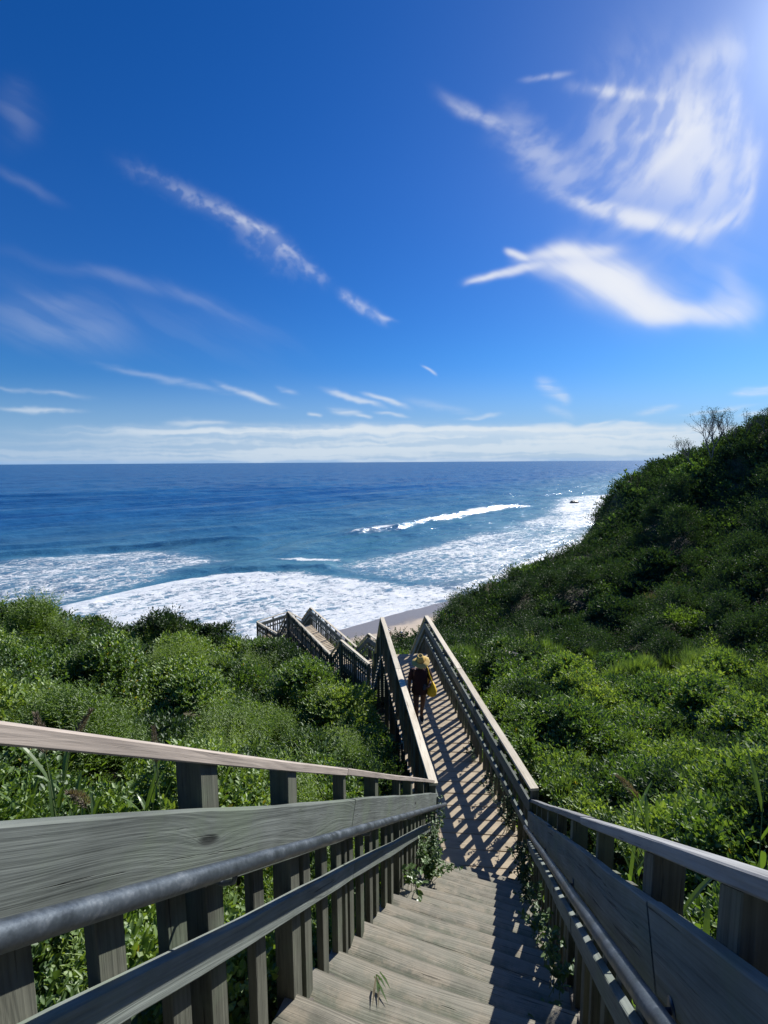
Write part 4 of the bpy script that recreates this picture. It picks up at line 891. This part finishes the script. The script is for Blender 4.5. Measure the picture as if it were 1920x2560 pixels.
for i, (px, py, t, rx, rz, lab, m_, n) in enumerate([
    (352, 1322, 24.5, 1.15, 0.95, 'dark rounded bush standing above the left thicket against the white surf', 'leafdark', 4200),
    (415, 1348, 24.0, 0.8, 0.7, 'small dark bush just right of the tallest one on the left skyline', 'leafdark', 2200),
    (45, 1300, 24.0, 1.0, 0.7, 'dark bush near the left edge poking over the thicket skyline', 'leafdark', 2600),
    (185, 1338, 24.5, 0.9, 0.5, 'low bush on the left skyline between two dark ones', 'leaf', 2200),
    (470, 1350, 24.0, 0.9, 0.6, 'twiggy bush on the left skyline close to the lowest landing', 'leafdark', 2400),
    (520, 1445, 14.5, 0.9, 0.7, 'bright green bush in the middle of the left thicket', 'leaf', 3600),
    (630, 1470, 15.5, 0.9, 0.8, 'dark green bush beside the lower decks', 'leafdark', 3600),
    (730, 1560, 11.5, 0.55, 0.55, 'leafy bush in the shade left of the long walkway', 'leafdark', 2600),
    (1480, 1318, 38, 1.9, 1.0, 'pale green rounded bush at the foot of the shaded hill', 'fern', 3200),
    (1590, 1335, 36, 1.6, 0.9, 'second pale bush at the hill foot nearer the right edge', 'fern', 2800),
    (1650, 1352, 33, 1.3, 0.8, 'light green bush at the right edge below the hill', 'fern', 2400),
    (1420, 1560, 11.5, 1.1, 0.75, 'big glossy bush glittering in the hollow right of the walkway', 'leaf', 5200),
    (1250, 1525, 13.0, 0.9, 0.6, 'rounded glossy bush beside the right railing of the long walkway', 'leaf', 4200),
    (1580, 1480, 17.0, 1.6, 0.75, 'dark low bush under the grassy bank at right', 'leafdark', 4400),
    (1560, 1700, 6.4, 0.6, 0.5, 'glossy bush close behind the nearest right railing', 'leaf', 4200),
    (1330, 1690, 7.8, 0.7, 0.55, 'dark leafy bush where the right railing bends', 'leafdark', 4200)]):
    bush(px, py, t, rx, rz, lab, m_, n, ll=0.035+0.0042*t, seed=i+3)

# bare wind-bent trees on the ridge
def bare_tree(px, py, t, H, lean, label, seed):
    g_ = random.Random(seed); gz_, p = surf(px, py, t); zb = p[2]-1.5; root = empty('bare_tree', (p[0], p[1], zb), label, 'tree', 'bare trees on the ridge')
    base = Vector((p[0], p[1], zb)); trunk = MB(); crown = MB(); leaves = []
    def grow(a, d, L, r, dep):
        pts_ = [a]; q = a; dd = d.copy(); n = 4
        for k in range(n):
            dd = (dd+Vector((g_.uniform(-.35, .35), g_.uniform(-.3, .3), g_.uniform(-.15, .25)))*0.75).normalized(); q = q+dd*(L/n); pts_.append(q)
        (trunk if dep == 0 else crown).tube(pts_, [r*(1-0.45*k/n) for k in range(n+1)], 6 if dep < 2 else 4)
        if dep >= 4 or r < 0.012:
            for _ in range(7): leaves.append(q+Vector((g_.uniform(-.28, .28), g_.uniform(-.28, .28), g_.uniform(-.2, .3))))
            return
        for k in range(3 if dep < 3 else 2):
            sp_ = Vector((g_.uniform(-1, 1), g_.uniform(-.8, .8), g_.uniform(0.0, .9))); st = pts_[g_.choice([2, 3, 4, 4])]
            grow(st, (dd+sp_*0.75).normalized(), L*g_.uniform(.6, .85), r*0.62, dep+1)
    for k in range(lean[2]):
        grow(base+Vector((g_.uniform(-.3, .3), g_.uniform(-.2, .2), 0)), Vector((lean[0]+g_.uniform(-.5, .5), g_.uniform(-.2, .2), lean[1])).normalized(), H*0.42, 0.13, 0)
    trunk.build('trunk', M['bark'], root); crown.build('branches', M['bark'], root)
    P = np.array([tuple(q-base) for q in leaves]); n = len(P); D = rng.normal(0, 1, (n, 3)); v, f = leaf_geo(P, D, rng.normal(0, 1, (n, 3))+np.array([0, 0, 1]), np.full(n, 0.17), np.full(n, 0.08))
    o = bpy.data.objects.new('leaves', np_mesh('leaves', v, f, M['leafdark'])); COL.objects.link(o); o.parent = root
bare_tree(1508, 996, 86, 6.6, (-0.75, 0.7, 1), 'leaning bare tree at the left end of the ridge group', 4)
bare_tree(1540, 985, 85, 8.6, (-0.1, 1.0, 3), 'tallest bare many-stemmed tree on the ridge against the sky', 12)
bare_tree(1580, 968, 84, 6.6, (0.2, 1.0, 2), 'right-hand thin tree on the ridge nearest the hilltop', 21)
bare_tree(1652, 918, 79, 3.4, (-0.3, 1.0, 1), 'wispy little tree on the hilltop at the right edge', 33)

# reeds with dark plumes
def reed(base, H, az, bend, label, group, plume=False, seed=0, nleaf=6, wd=0.028, ll=0.42):
    g_ = random.Random(seed); base = Vector(base); root = empty('reed', base, label, 'reed', group)
    o_ = Vector((math.cos(az), math.sin(az), 0)); st = [base+Vector((0, 0, H*u))+o_*(bend*u*u) for u in np.linspace(0, 1, 8)]
    mb = MB(); mb.tube(st, [0.006*(1-0.6*k/7) for k in range(8)], 5); mb.build('stalk', M['greenstem'], root)
    for k in range(nleaf):
        u = 0.25+0.7*k/nleaf; i = min(6, int(u*7)); p = st[i].lerp(st[i+1], u*7-i); a = az+k*2.6+g_.uniform(-.5, .5); d = Vector((math.cos(a), math.sin(a), 0)); s_ = Vector((-d.y, d.x, 0)); L = ll*g_.uniform(.7, 1.2); dr = g_.uniform(.2, .8)
        vs, fs = [], []
        for j, q in enumerate(np.linspace(0, 1, 7)):
            c = p+d*(L*q*0.42)+Vector((0, 0, L*(0.95*q-0.55*dr*q*q))); w_ = wd*0.5*math.sin(math.pi*min(1, q*0.9+0.1))**0.6*(1-q*0.15) if q < 1 else 0.0006
            vs += [c-s_*w_+Vector((0, 0, w_*0.35)), c-Vector((0, 0, 0)), c+s_*w_+Vector((0, 0, w_*0.35))]
            if j: b = (j-1)*3; fs += [(b, b+1, b+4, b+3), (b+1, b+2, b+5, b+4)]
        m2 = MB(); m2.add(vs, fs); m2.build('leaf', M['blade'], root)
    if plume:
        n = 420; P = []; D = []; tip = st[-1]-base; dd = (st[-1]-st[-2]).normalized()
        for k in range(n):
            u = g_.random(); c = tip+dd*(-0.06+u*0.20)+o_*(0.09*u*u); a = g_.uniform(0, 6.28); r = 0.03*math.sin(math.pi*min(1, u+0.12)); P.append(c+Vector((math.cos(a), math.sin(a), -0.2))*r*g_.random()); D.append(Vector((math.cos(a)*.6, math.sin(a)*.6, .7))+o_*0.5)
        v, f = leaf_geo(np.array([tuple(q) for q in P]), np.array([tuple(q) for q in D]), rng.normal(0, 1, (n, 3)), np.full(n, 0.030), np.full(n, 0.004))
        o = bpy.data.objects.new('plume', np_mesh('plume', v, f, M['plume'])); COL.objects.link(o); o.parent = root
LEFTR = 'reeds behind the nearest left railing'
for i, (px, py, t, H, plm, lab) in enumerate([
    (20, 1640, 2.9, 1.3, 0, 'green reed at the left edge behind the railing'), (75, 1650, 2.7, 1.25, 1, 'reed with a dark plume left of the others'),
    (125, 1655, 2.6, 1.2, 1, 'reed with grey drooping plume behind the top board'), (175, 1650, 3.0, 1.3, 0, 'broad-bladed reed between two plumed ones'),
    (225, 1670, 2.8, 1.2, 1, 'reed whose brown plume hangs just above the wide board'), (262, 1640, 3.1, 1.35, 0, 'tall upright reed left of the first post'),
    (305, 1640, 3.3, 1.3, 0, 'bright reed close to the first post'), (345, 1665, 3.2, 1.2, 1, 'reed with a fuzzy plume beside the first post'),
    (510, 1640, 4.3, 1.3, 1, 'plumed reed between the first and second posts'), (60, 2060, 1.75, 0.8, 0, 'low reed seen between the nearest balusters')]):
    p = pt(px, py, t); reed((p[0], p[1], p[2]-H), H, 1.2*i, 0.12+0.1*(i % 3), lab, LEFTR, bool(plm), i, 6, 0.034, 0.40)
RIGHTR = 'reeds behind the nearest right railing'
for i, (px, py, t, H, plm, lab) in enumerate([
    (1395, 1690, 3.7, 1.3, 0, 'tall reed with long pale blades over the right cap rail'), (1440, 1700, 3.5, 1.2, 1, 'reed with arching blades and a brown plume at right'),
    (1360, 1740, 3.6, 1.1, 0, 'short reed beside the tall one at right'), (1620, 1750, 2.6, 1.2, 1, 'dark plumed reed near the right edge above the cap rail'),
    (1655, 1720, 2.7, 1.3, 0, 'reed blade cluster at the right edge'), (1590, 1960, 1.9, 0.8, 0, 'reed in the gap right of the nearest right post'),
    (1445, 1890, 2.3, 0.8, 0, 'yellow-green reed between two right posts'), (1630, 1980, 1.75, 0.8, 1, 'plumed reed under the cap rail at the right edge')]):
    p = pt(px, py, t); reed((p[0], p[1], p[2]-H), H, 2.0+1.3*i, 0.15+0.12*(i % 3), lab, RIGHTR, bool(plm), i+50, 6, 0.028, 0.45)

# weeds growing through the steps
def weed(base, H, n_st, n_lf, ll, lean, label, m='leaf', spread=0.15, seed=0):
    g_ = np.random.default_rng(seed); base = Vector(base); root = empty('weed', base, label, 'weed'); mb = MB(); Ps, Ds, Ns = [], [], []
    for k in range(n_st):
        e = np.array([g_.normal(0, spread), g_.normal(0, spread), H*g_.uniform(0.5, 1.05)])+np.array(lean)*g_.uniform(0.5, 1.2); b0 = g_.normal(0, 0.03, 3)*np.array([1, 1, 0])
        pts_ = [b0+(e-b0)*u+np.array([0, 0, 0.06*math.sin(u*3.1)]) for u in np.linspace(0, 1, 6)]; mb.tube([base+Vector(q) for q in pts_], 0.0025, 4)
        for j in range(n_lf):
            u = g_.uniform(0.15, 1); i = min(4, int(u*5)); p = pts_[i]+(pts_[i+1]-pts_[i])*(u*5-i); a = g_.uniform(0, 6.28)
            Ps.append(p); Ds.append([math.cos(a), math.sin(a), g_.uniform(-0.1, 0.6)]); Ns.append([g_.normal(0, .4), g_.normal(0, .4), 1])
    mb.build('stem', M['greenstem'], root); n = len(Ps); L = ll*g_.uniform(0.5, 1.2, n); v, f = leaf_geo(np.array(Ps), np.array(Ds), np.array(Ns), L, L*0.55)
    o = bpy.data.objects.new('leaves', np_mesh('leaves', v, f, M[m])); COL.objects.link(o); o.parent = root
def sp_(s, lat, dz=0.0): return stair_pt(s, lat, dz)
weed(sp_(4.75, LL+0.16), 0.42, 22, 24, 0.05, (0.10, 0.05, 0), 'leafy weed growing over the left end of the lower steps', 'leaf', 0.13, 1)
weed(sp_(5.25, LL+0.12), 0.55, 18, 22, 0.05, (0.04, 0.10, 0.1), 'taller weed climbing the left railing beside the bend', 'leaf', 0.10, 2)
weed(sp_(5.95, LL+0.08), 0.95, 9, 18, 0.05, (0.02, 0.05, 0), 'vine twining up the corner post at the bend', 'leaf', 0.05, 3)
weed(sp_(4.2, LL+0.10), 0.28, 8, 8, 0.07, (0.05, 0, 0), 'grassy sprig at the left stringer above the leafy weed', 'blade', 0.08, 4)
for k, (s_, h_, n_) in enumerate([(6.2, .75, 16), (5.7, .45, 14), (5.1, .4, 10), (4.4, .32, 7), (3.75, .3, 7), (3.2, .25, 5), (2.75, .28, 6)]):
    weed(sp_(s_, LR-0.09, -0.08), h_, n_, 14, 0.05, (-0.06, 0.02, 0), ['vine mass in the shade at the right corner of the bend', 'trailing vine below the right pipe end', 'vine hanging over the right ends of the lower steps', 'small vine sprig halfway up the right side of the steps',
        'sunlit vine leaves on the right of the middle steps', 'tiny vine tuft at the right stringer', 'nearest vine tuft at the right edge of the steps'][k], 'leafdark' if k < 3 else 'leaf', 0.10, 20+k)
for k, y_ in enumerate((6.9, 7.7, 8.8)):
    p = WR0+(WR1-WR0)*((y_-6.27)/8.48); weed(p-R2*0.08, (0.75, .5, .35)[k], (16, 10, 7)[k], 16, 0.05, (-0.08, 0, 0), ['thick vine at the foot of the right walkway railing', 'second vine clump along the right walkway railing', 'last vine sprig along the right walkway railing'][k], 'leafdark', 0.12, 40+k)
# torn grass blades lying on a tread
def litter(s, lat, label, seed):
    g_ = random.Random(seed); b = sp_(s, lat, 0.20); root = empty('fallen_grass', b, label, 'grass blades')
    k_ = round((6.10-s)/0.29); zt = stair_pt(6.10-0.29*k_, 0).z+0.006
    for k in range(6):
        a = math.radians(200+g_.uniform(-28, 28)); L = g_.uniform(0.09, 0.17); d = Vector((-math.sin(a), math.cos(a), 0)); s2 = Vector((-d.y, d.x, 0)); o = Vector((b.x, b.y, zt+0.002*k))+s2*g_.uniform(-.02, .02); w_ = 0.006
        vs = [o-s2*w_*.4, o+s2*w_*.4, o+d*L*.5+s2*w_+Vector((0, 0, .012)), o+d*L*.5-s2*w_+Vector((0, 0, .012)), o+d*L+Vector((0, 0, .004))]
        m2 = MB(); m2.add(vs, [(0, 1, 2, 3), (3, 2, 4)]); m2.build('blade', M['blade' if k % 3 else 'dry'], root)
litter(2.14, LL+0.30, 'torn grass blades lying on a middle step near the left railing', 1)

# ------------------------------------------------------------------ rocks
def rock(px, py, zl, r, label, m, seed=0, flat=0.5):
    p = on_z(px, py, zl) if zl is not None else None
    bm = bmesh.new(); bmesh.ops.create_icosphere(bm, subdivisions=4, radius=1.0); g_ = np.random.default_rng(seed); o3 = g_.uniform(0, 50, 3)
    for v in bm.verts:
        c = v.co; n = float(fbm(np.array([c.x*1.3+o3[0]+c.z]), np.array([c.y*1.3+o3[1]-c.z*.7]), 4, seed)[0]); k = 0.7+0.65*n; v.co = Vector((c.x*k*r[0], c.y*k*r[1], c.z*k*r[2]))
    me = bpy.data.meshes.new('rock'); bm.to_mesh(me); bm.free(); me.materials.append(M[m]); o = bpy.data.objects.new('rock', me); COL.objects.link(o); return o, p
o, p = rock(1240, 1087, 0.0, (2.2, 1.4, 1.2), '', 'wetrock', 3); o.location = (p[0], p[1], 0.2); tag(o, 'dark wet rock in the white surf below the headland', 'rock')
def slope_rock(px, py, t, r, lab, seed):
    o, _ = rock(0, 0, None, r, '', 'rock' if seed < 9 else 'outcrop', seed); p = pt(px, py, t); o.location = (p[0], p[1], p[2]-r[2]*0.2); tag(o, lab, 'rock')
slope_rock(1095, 1415, 27, (0.75, 0.4, 0.25), 'pale flat rock lying in the grass right of the walkway', 5)
for k, (px, py, t, r) in enumerate([(1360, 1058, 97, (1.5, 2, 2.0))]):
    slope_rock(px, py, t, r, ['bare brown outcrop at the top of the far bluff edge', 'second outcrop just below the top of the far bluff edge', 'bare outcrop on the bluff edge above the beach', 'lowest outcrop beside the sand'][k], 9+k)

# ------------------------------------------------------------------ people
M['skin'] = plain('brown_skin', (0.115, 0.055, 0.038), 0.5, nscale=6, var=0.12, bump=0.05)
M['skin2'] = plain('tanned_skin', (0.42, 0.25, 0.18), 0.5, nscale=6, var=0.1, bump=0.05)
M['cloth'] = plain('dark_maroon_cloth', (0.035, 0.012, 0.012), 0.85, nscale=25, bump=0.3)
M['straw'] = plain('yellow_straw', (0.66, 0.46, 0.13), 0.75, nscale=70, var=0.22, bump=0.6)
M['band'] = plain('tan_band', (0.36, 0.22, 0.07), 0.7, nscale=40)
M['bag'] = plain('yellow_bag_cloth', (0.78, 0.52, 0.03), 0.7, nscale=14, var=0.15, bump=0.5)
M['shoe'] = plain('black_shoe', (0.012, 0.012, 0.014), 0.6); M['sole'] = plain('white_rubber', (0.65, 0.65, 0.63), 0.6)
M['hair'] = plain('black_hair', (0.012, 0.010, 0.010), 0.6, nscale=60, bump=0.5)
M['phone'] = plain('black_glass', (0.01, 0.01, 0.012), 0.15)
M['white'] = plain('white_cloth', (0.78, 0.78, 0.78), 0.8); M['purple'] = plain('violet_cloth', (0.28, 0.22, 0.50), 0.8); M['grey'] = plain('grey_cloth', (0.05, 0.05, 0.06), 0.8)
def skin_obj(name, verts, edges, rad, m, parent, levels=2, root=0, flat=None):
    me = bpy.data.meshes.new(name); me.from_pydata([tuple(v) for v in verts], edges, []); o = bpy.data.objects.new(name, me); COL.objects.link(o)
    md = o.modifiers.new('skin', 'SKIN'); md.use_smooth_shade = True
    if not me.skin_vertices:
        with bpy.context.temp_override(object=o, active_object=o): bpy.ops.mesh.customdata_skin_add()
    for i, sv in enumerate(me.skin_vertices[0].data):
        r = rad[i]; sv.radius = r if hasattr(r, '__len__') else (r, r); sv.use_root = (i == root)
    if levels: ss = o.modifiers.new('sub', 'SUBSURF'); ss.levels = levels; ss.render_levels = levels
    me.materials.append(M[m]); o.parent = parent; return o
def loft(mb, rings, n=28, cap0=False, cap1=False):
    """rings: (centre, rx, ry, wave)"""
    vs, fs = [], []
    for (c, rx, ry, *wv) in rings:
        w_ = wv[0] if wv else 0
        for k in range(n):
            a = 2*math.pi*k/n; q = 1+w_*math.sin(5*a)+w_*0.6*math.sin(8*a+1); vs.append((c[0]+rx*q*math.cos(a), c[1]+ry*q*math.sin(a), c[2]+(w_*0.05*math.sin(3*a))))
    for i in range(len(rings)-1):
        for k in range(n): k2 = (k+1) % n; fs.append((i*n+k, i*n+k2, (i+1)*n+k2, (i+1)*n+k))
    if cap0: fs.append(tuple(reversed(range(n))))
    if cap1: fs.append(tuple((len(rings)-1)*n+k for k in range(n)))
    mb.add(vs, fs)
def hand(vs, es, rd, palm_i, fdir, side, curl, L=0.075):
    """five finger chains grown from the palm vertex"""
    base = Vector(vs[palm_i]); f = Vector(fdir).normalized(); s_ = Vector(side).normalized(); n = f.cross(s_)*curl
    for k, (off, ln) in enumerate([(-0.030, 0.85), (-0.010, 1.0), (0.010, 0.96), (0.030, 0.78)]):
        a = base+f*0.035+s_*off; b = a+f*0.028*ln+n*0.010; c = b+f*0.018*ln+n*0.022*ln; i = len(vs)
        vs += [a, b, c]; rd += [0.010, 0.0088, 0.0075]; es += [(palm_i, i), (i, i+1), (i+1, i+2)]
    a = base-s_*0.035+f*0.0+n*0.010; b = a+(f*0.03-s_*0.012+n*0.018); i = len(vs); vs += [a, b]; rd += [0.012, 0.009]; es += [(palm_i, i), (i, i+1)]
yf = 10.15; feet = WL0+(WL1-WL0)*((yf-6.4)/8.22)+R2*0.42; feet.z = wz(yf)+CZ+0.002
person = empty('person', feet, 'person in dark clothes and wide yellow straw hat walking up the long walkway', 'person')
person.rotation_euler = (0, 0, math.radians(4))
V = [(0, .02, .86), (0, .01, .98), (0, 0, 1.12), (0, -.01, 1.25), (0, -.02, 1.335), (0, -.045, 1.40), (0, -.075, 1.475), (0, -.085, 1.535),
     (-.095, .01, .82), (-.095, -.10, .47), (-.09, -.09, .10), (-.095, -.20, .045),
     (.095, .03, .82), (.075, .08, .48), (.07, .24, .13), (.075, .14, .045),
     (-.165, 0, 1.29), (-.235, .02, 1.06), (-.245, -.03, .83), (-.24, -.05, .755),
     (.165, 0, 1.29), (.265, .0, 1.06), (.17, -.19, .99), (.11, -.225, .985)]
E_ = [(0, 1), (1, 2), (2, 3), (3, 4), (4, 5), (5, 6), (6, 7), (0, 8), (8, 9), (9, 10), (10, 11), (0, 12), (12, 13), (13, 14), (14, 15), (3, 16), (16, 17), (17, 18), (18, 19), (3, 20), (20, 21), (21, 22), (22, 23)]
R_ = [(.165, .13), (.15, .125), (.15, .115), (.13, .09), (.055, .055), (.052, .055), (.075, .088), (.065, .075), .085, .058, .038, .032, .085, .058, .038, .032, .062, .046, .031, (.034, .020), .062, .046, .031, (.034, .020)]
hand(V, E_, R_, 19, (0, -.15, -1), (0, 1, 0), 1, .07); hand(V, E_, R_, 23, (-.9, -.25, .1), (0, -.1, 1), 1, .07)
skin_obj('body', V, E_, R_, 'skin', person, 2)
# face, turned down under the brim
mb = MB(); hc = Vector((0, -.085, 1.495))
mb.tube([hc+Vector((0, -.075, .005)), hc+Vector((0, -.098, -.022)), hc+Vector((0, -.082, -.030))], [0.008, 0.014, 0.010], 8); mb.tube([hc+Vector((-.024, -.076, -.052)), hc+Vector((0, -.086, -.050)), hc+Vector((.024, -.076, -.052))], [0.004, 0.008, 0.004], 8)
for sx_ in (-1, 1): mb.tube([hc+Vector((sx_*.078, .0, -.03)), hc+Vector((sx_*.088, .008, 0)), hc+Vector((sx_*.080, .012, .025))], [0.008, 0.013, 0.009], 8)
o = mb.build('face', M['skin'], None, True); o.parent = person
mb = MB()
for sx_ in (-1, 1): mb.tube([hc+Vector((sx_*.030, -.074, .006)), hc+Vector((sx_*.030, -.082, .006))], 0.010, 10)
o = mb.build('eyes', M['sole'], None, True); o.parent = person
mb = MB(); loft(mb, [((0, -.05, 1.42), .075, .055), ((0, -.045, 1.48), .084, .076), ((0, -.06, 1.535), .078, .082), ((0, -.075, 1.575), .055, .06), ((0, -.08, 1.59), .01, .01)], 20, True, True)
o = mb.build('hair', M['hair'], None, True); o.parent = person; 
for v in o.data.vertices:
    if v.co.y < -.12 and v.co.z < 1.55: v.co.y = -.10
mb = MB(); loft(mb, [((0, .015, .765), .182, .150, .03), ((0, .015, .83), .190, .158, .02), ((0, .01, .95), .172, .148, .01), ((0, .005, 1.08), .172, .145, .01), ((0, 0, 1.20), .182, .135, .01), ((0, -.005, 1.28), .180, .105), ((0, -.012, 1.325), .135, .082), ((0, -.02, 1.352), .072, .068)], 28)
o = mb.build('tunic', M['cloth'], None, True); o.parent = person
for nm, sh_, el, wr in (('sleeve', 16, 17, 18), ('sleeve', 20, 21, 22)):
    mb = MB(); a, b = Vector(V[sh_]), Vector(V[el]); mb.tube([a+(a-b)*0.12+Vector((0, 0, .01)), a, a.lerp(b, .5), a.lerp(b, .82)], [.05, .072, .062, .058], 16, False); o = mb.build(nm, M['cloth'], None, True); o.parent = person
for ft, hd_ in (((-.095, -.20, .0), 0), ((.075, .14, .0), 0.0)):
    mb = MB(); x, y, _ = ft
    loft(mb, [((x, y+.045, .018), .046, .125), ((x, y+.045, .045), .048, .122), ((x, y+.065, .075), .040, .085), ((x, y+.10, .10), .038, .050), ((x, y+.105, .115), .036, .042)], 20, True, True)
    o = mb.build('shoe', M['shoe'], None, True); o.parent = person
    mb = MB(); loft(mb, [((x, y+.045, .0), .050, .130), ((x, y+.045, .022), .052, .132)], 20, True, True); s2 = mb.build('sole', M['sole'], None); s2.parent = o
# hat
hat = empty('straw_hat', feet+Matrix.Rotation(math.radians(4), 3, 'Z')@Vector((0, -.085, 1.555)), 'wide-brimmed yellow straw hat with tall dented crown on the walking person', 'hat'); hat.rotation_euler = (math.radians(20), math.radians(-6), 0)
mb = MB(); vs, fs = [], []; n = 48; rr_ = [0.088, 0.112, 0.150, 0.184, 0.192]
for j, r_ in enumerate(rr_):
    for k in range(n):
        a = 2*math.pi*k/n; w_ = (r_-0.088)/0.104; vs.append((r_*math.cos(a)*1.02, r_*math.sin(a), -.045*w_*w_+.020*w_*math.sin(2*a+.6)+.008*w_*math.sin(5*a)))
for j in range(len(rr_)-1):
    for k in range(n): k2 = (k+1) % n; fs.append((j*n+k, j*n+k2, (j+1)*n+k2, (j+1)*n+k))
mb.add(vs, fs); o = mb.build('brim', M['straw'], None, True); o.parent = hat; sd = o.modifiers.new('thick', 'SOLIDIFY'); sd.thickness = 0.004
mb = MB(); loft(mb, [((0, 0, -.004), .096, .104), ((0, 0, .05), .092, .099), ((0, 0, .105), .076, .082), ((0, 0, .135), .066, .070), ((0, 0, .142), .052, .052), ((0, 0, .118), .022, .034), ((0, 0, .112), .004, .004)], 30, False, True)
for i, (x, y, z) in enumerate(mb.v):
    if z > .09: mb.v[i] = (x*(1-0.22*max(0, -y/.08)*(z-.09)/.05), y, z)
o = mb.build('crown', M['straw'], None, True); o.parent = hat
mb = MB(); loft(mb, [((0, 0, .006), .0985, .1065), ((0, 0, .03), .0965, .104)], 30); o = mb.build('band', M['band'], None, True); o.parent = hat
# bag over the shoulder, and the thing in the hand
RZ = Matrix.Rotation(math.radians(4), 3, 'Z')
bag = empty('tote_bag', feet+RZ@Vector((.255, .02, .70)), 'bright yellow shoulder bag hanging at the walking person\'s side', 'bag'); bag.rotation_euler = (0, 0, math.radians(4+12))
mb = MB(); loft(mb, [((0, 0, .0), .085, .13), ((0, 0, .03), .115, .165, .01), ((.005, 0, .13), .12, .185, .02), ((0, 0, .24), .085, .175, .03), ((-.01, 0, .32), .045, .155, .03), ((-.015, 0, .335), .03, .15)], 30, True, False)
o = mb.build('pouch', M['bag'], None, True); o.parent = bag
mb = MB(); pts_ = [(-.015, -.14, .33), (-.05, -.13, .42), (-.085, -.085, .54), (-.095, -.04, .645), (-.10, .02, .665), (-.095, .07, .60), (-.06, .12, .45), (-.015, .14, .33)]
mb.tube(pts_, 0.015, 8); o = mb.build('strap', M['bag'], None, True); o.parent = bag
ph_ = empty('phone', feet+RZ@Vector((.065, -.262, 1.01)), 'small dark phone held in the walking person\'s hand', 'phone')
mb = MB(); mb.board((0, 0, -.06), (0, 0, .075), (1, 0, 0), .066, .010, 1, 0, .003); o = mb.build('phone_case', M['phone'], None); o.parent = ph_; ph_.rotation_euler = (math.radians(-20), math.radians(12), 0)
mb = MB(); mb.board((0, -.0062, -.05), (0, -.0062, .066), (1, 0, 0), .058, .001, 1, 0, .0003); o = mb.build('screen', M['grey'], None); o.parent = ph_
# people down on the beach
def sitter(px, py, zc, label, cloth, rz, hatm):
    p = on_z(px, py, zc); z = float(ground_z(np.array([[p[0], p[1]]]))[0]); p = on_z(px, py, z)
    r = empty('person', (p[0], p[1], z), label, 'person'); r.rotation_euler = (0, 0, rz)
    V = [(0, 0, .13), (0, .02, .30), (0, .0, .46), (0, -.02, .56), (0, -.04, .64), (0, -.05, .74), (-.10, -.05, .12), (-.13, -.36, .46), (-.12, -.62, .10), (-.12, -.74, .05), (.10, -.05, .12), (.13, -.36, .46), (.12, -.62, .10), (.12, -.74, .05),
         (-.17, 0, .52), (-.24, -.12, .34), (-.16, -.33, .44), (.17, 0, .52), (.24, -.12, .34), (.16, -.33, .44), (-.14, -.40, .46), (.14, -.40, .46)]
    E_ = [(0, 1), (1, 2), (2, 3), (3, 4), (4, 5), (0, 6), (6, 7), (7, 8), (8, 9), (0, 10), (10, 11), (11, 12), (12, 13), (2, 14), (14, 15), (15, 16), (16, 20), (2, 17), (17, 18), (18, 19), (19, 21)]
    R_ = [(.15, .12), (.14, .11), (.14, .10), (.06, .06), (.05, .05), (.09, .10), .085, .06, .042, .035, .085, .06, .042, .035, .055, .042, .03, .055, .042, .03, .028, .028]
    skin_obj('body', V, E_, R_, 'skin2', r, 1)
    mb = MB(); loft(mb, [((0, .01, .05), .19, .16), ((0, .01, .25), .175, .14), ((0, 0, .42), .19, .13), ((0, 0, .54), .17, .10), ((0, -.02, .60), .07, .07)], 18, True); o = mb.build('shirt', M[cloth], None, True); o.parent = r
    mb = MB(); loft(mb, [((0, -.04, .76), .19, .19), ((0, -.04, .785), .11, .11), ((0, -.04, .87), .085, .09), ((0, -.04, .885), .02, .02)], 18, False, True); o = mb.build('hat', M[hatm], None, True); o.parent = r
    V = None
sitter(839, 1374, 1.4, 'tiny person in white sitting on the beach', 'white', 0.4, 'white')
sitter(868, 1380, 1.6, 'tiny person in violet sitting on the sand by the bushes', 'purple', -0.5, 'white')
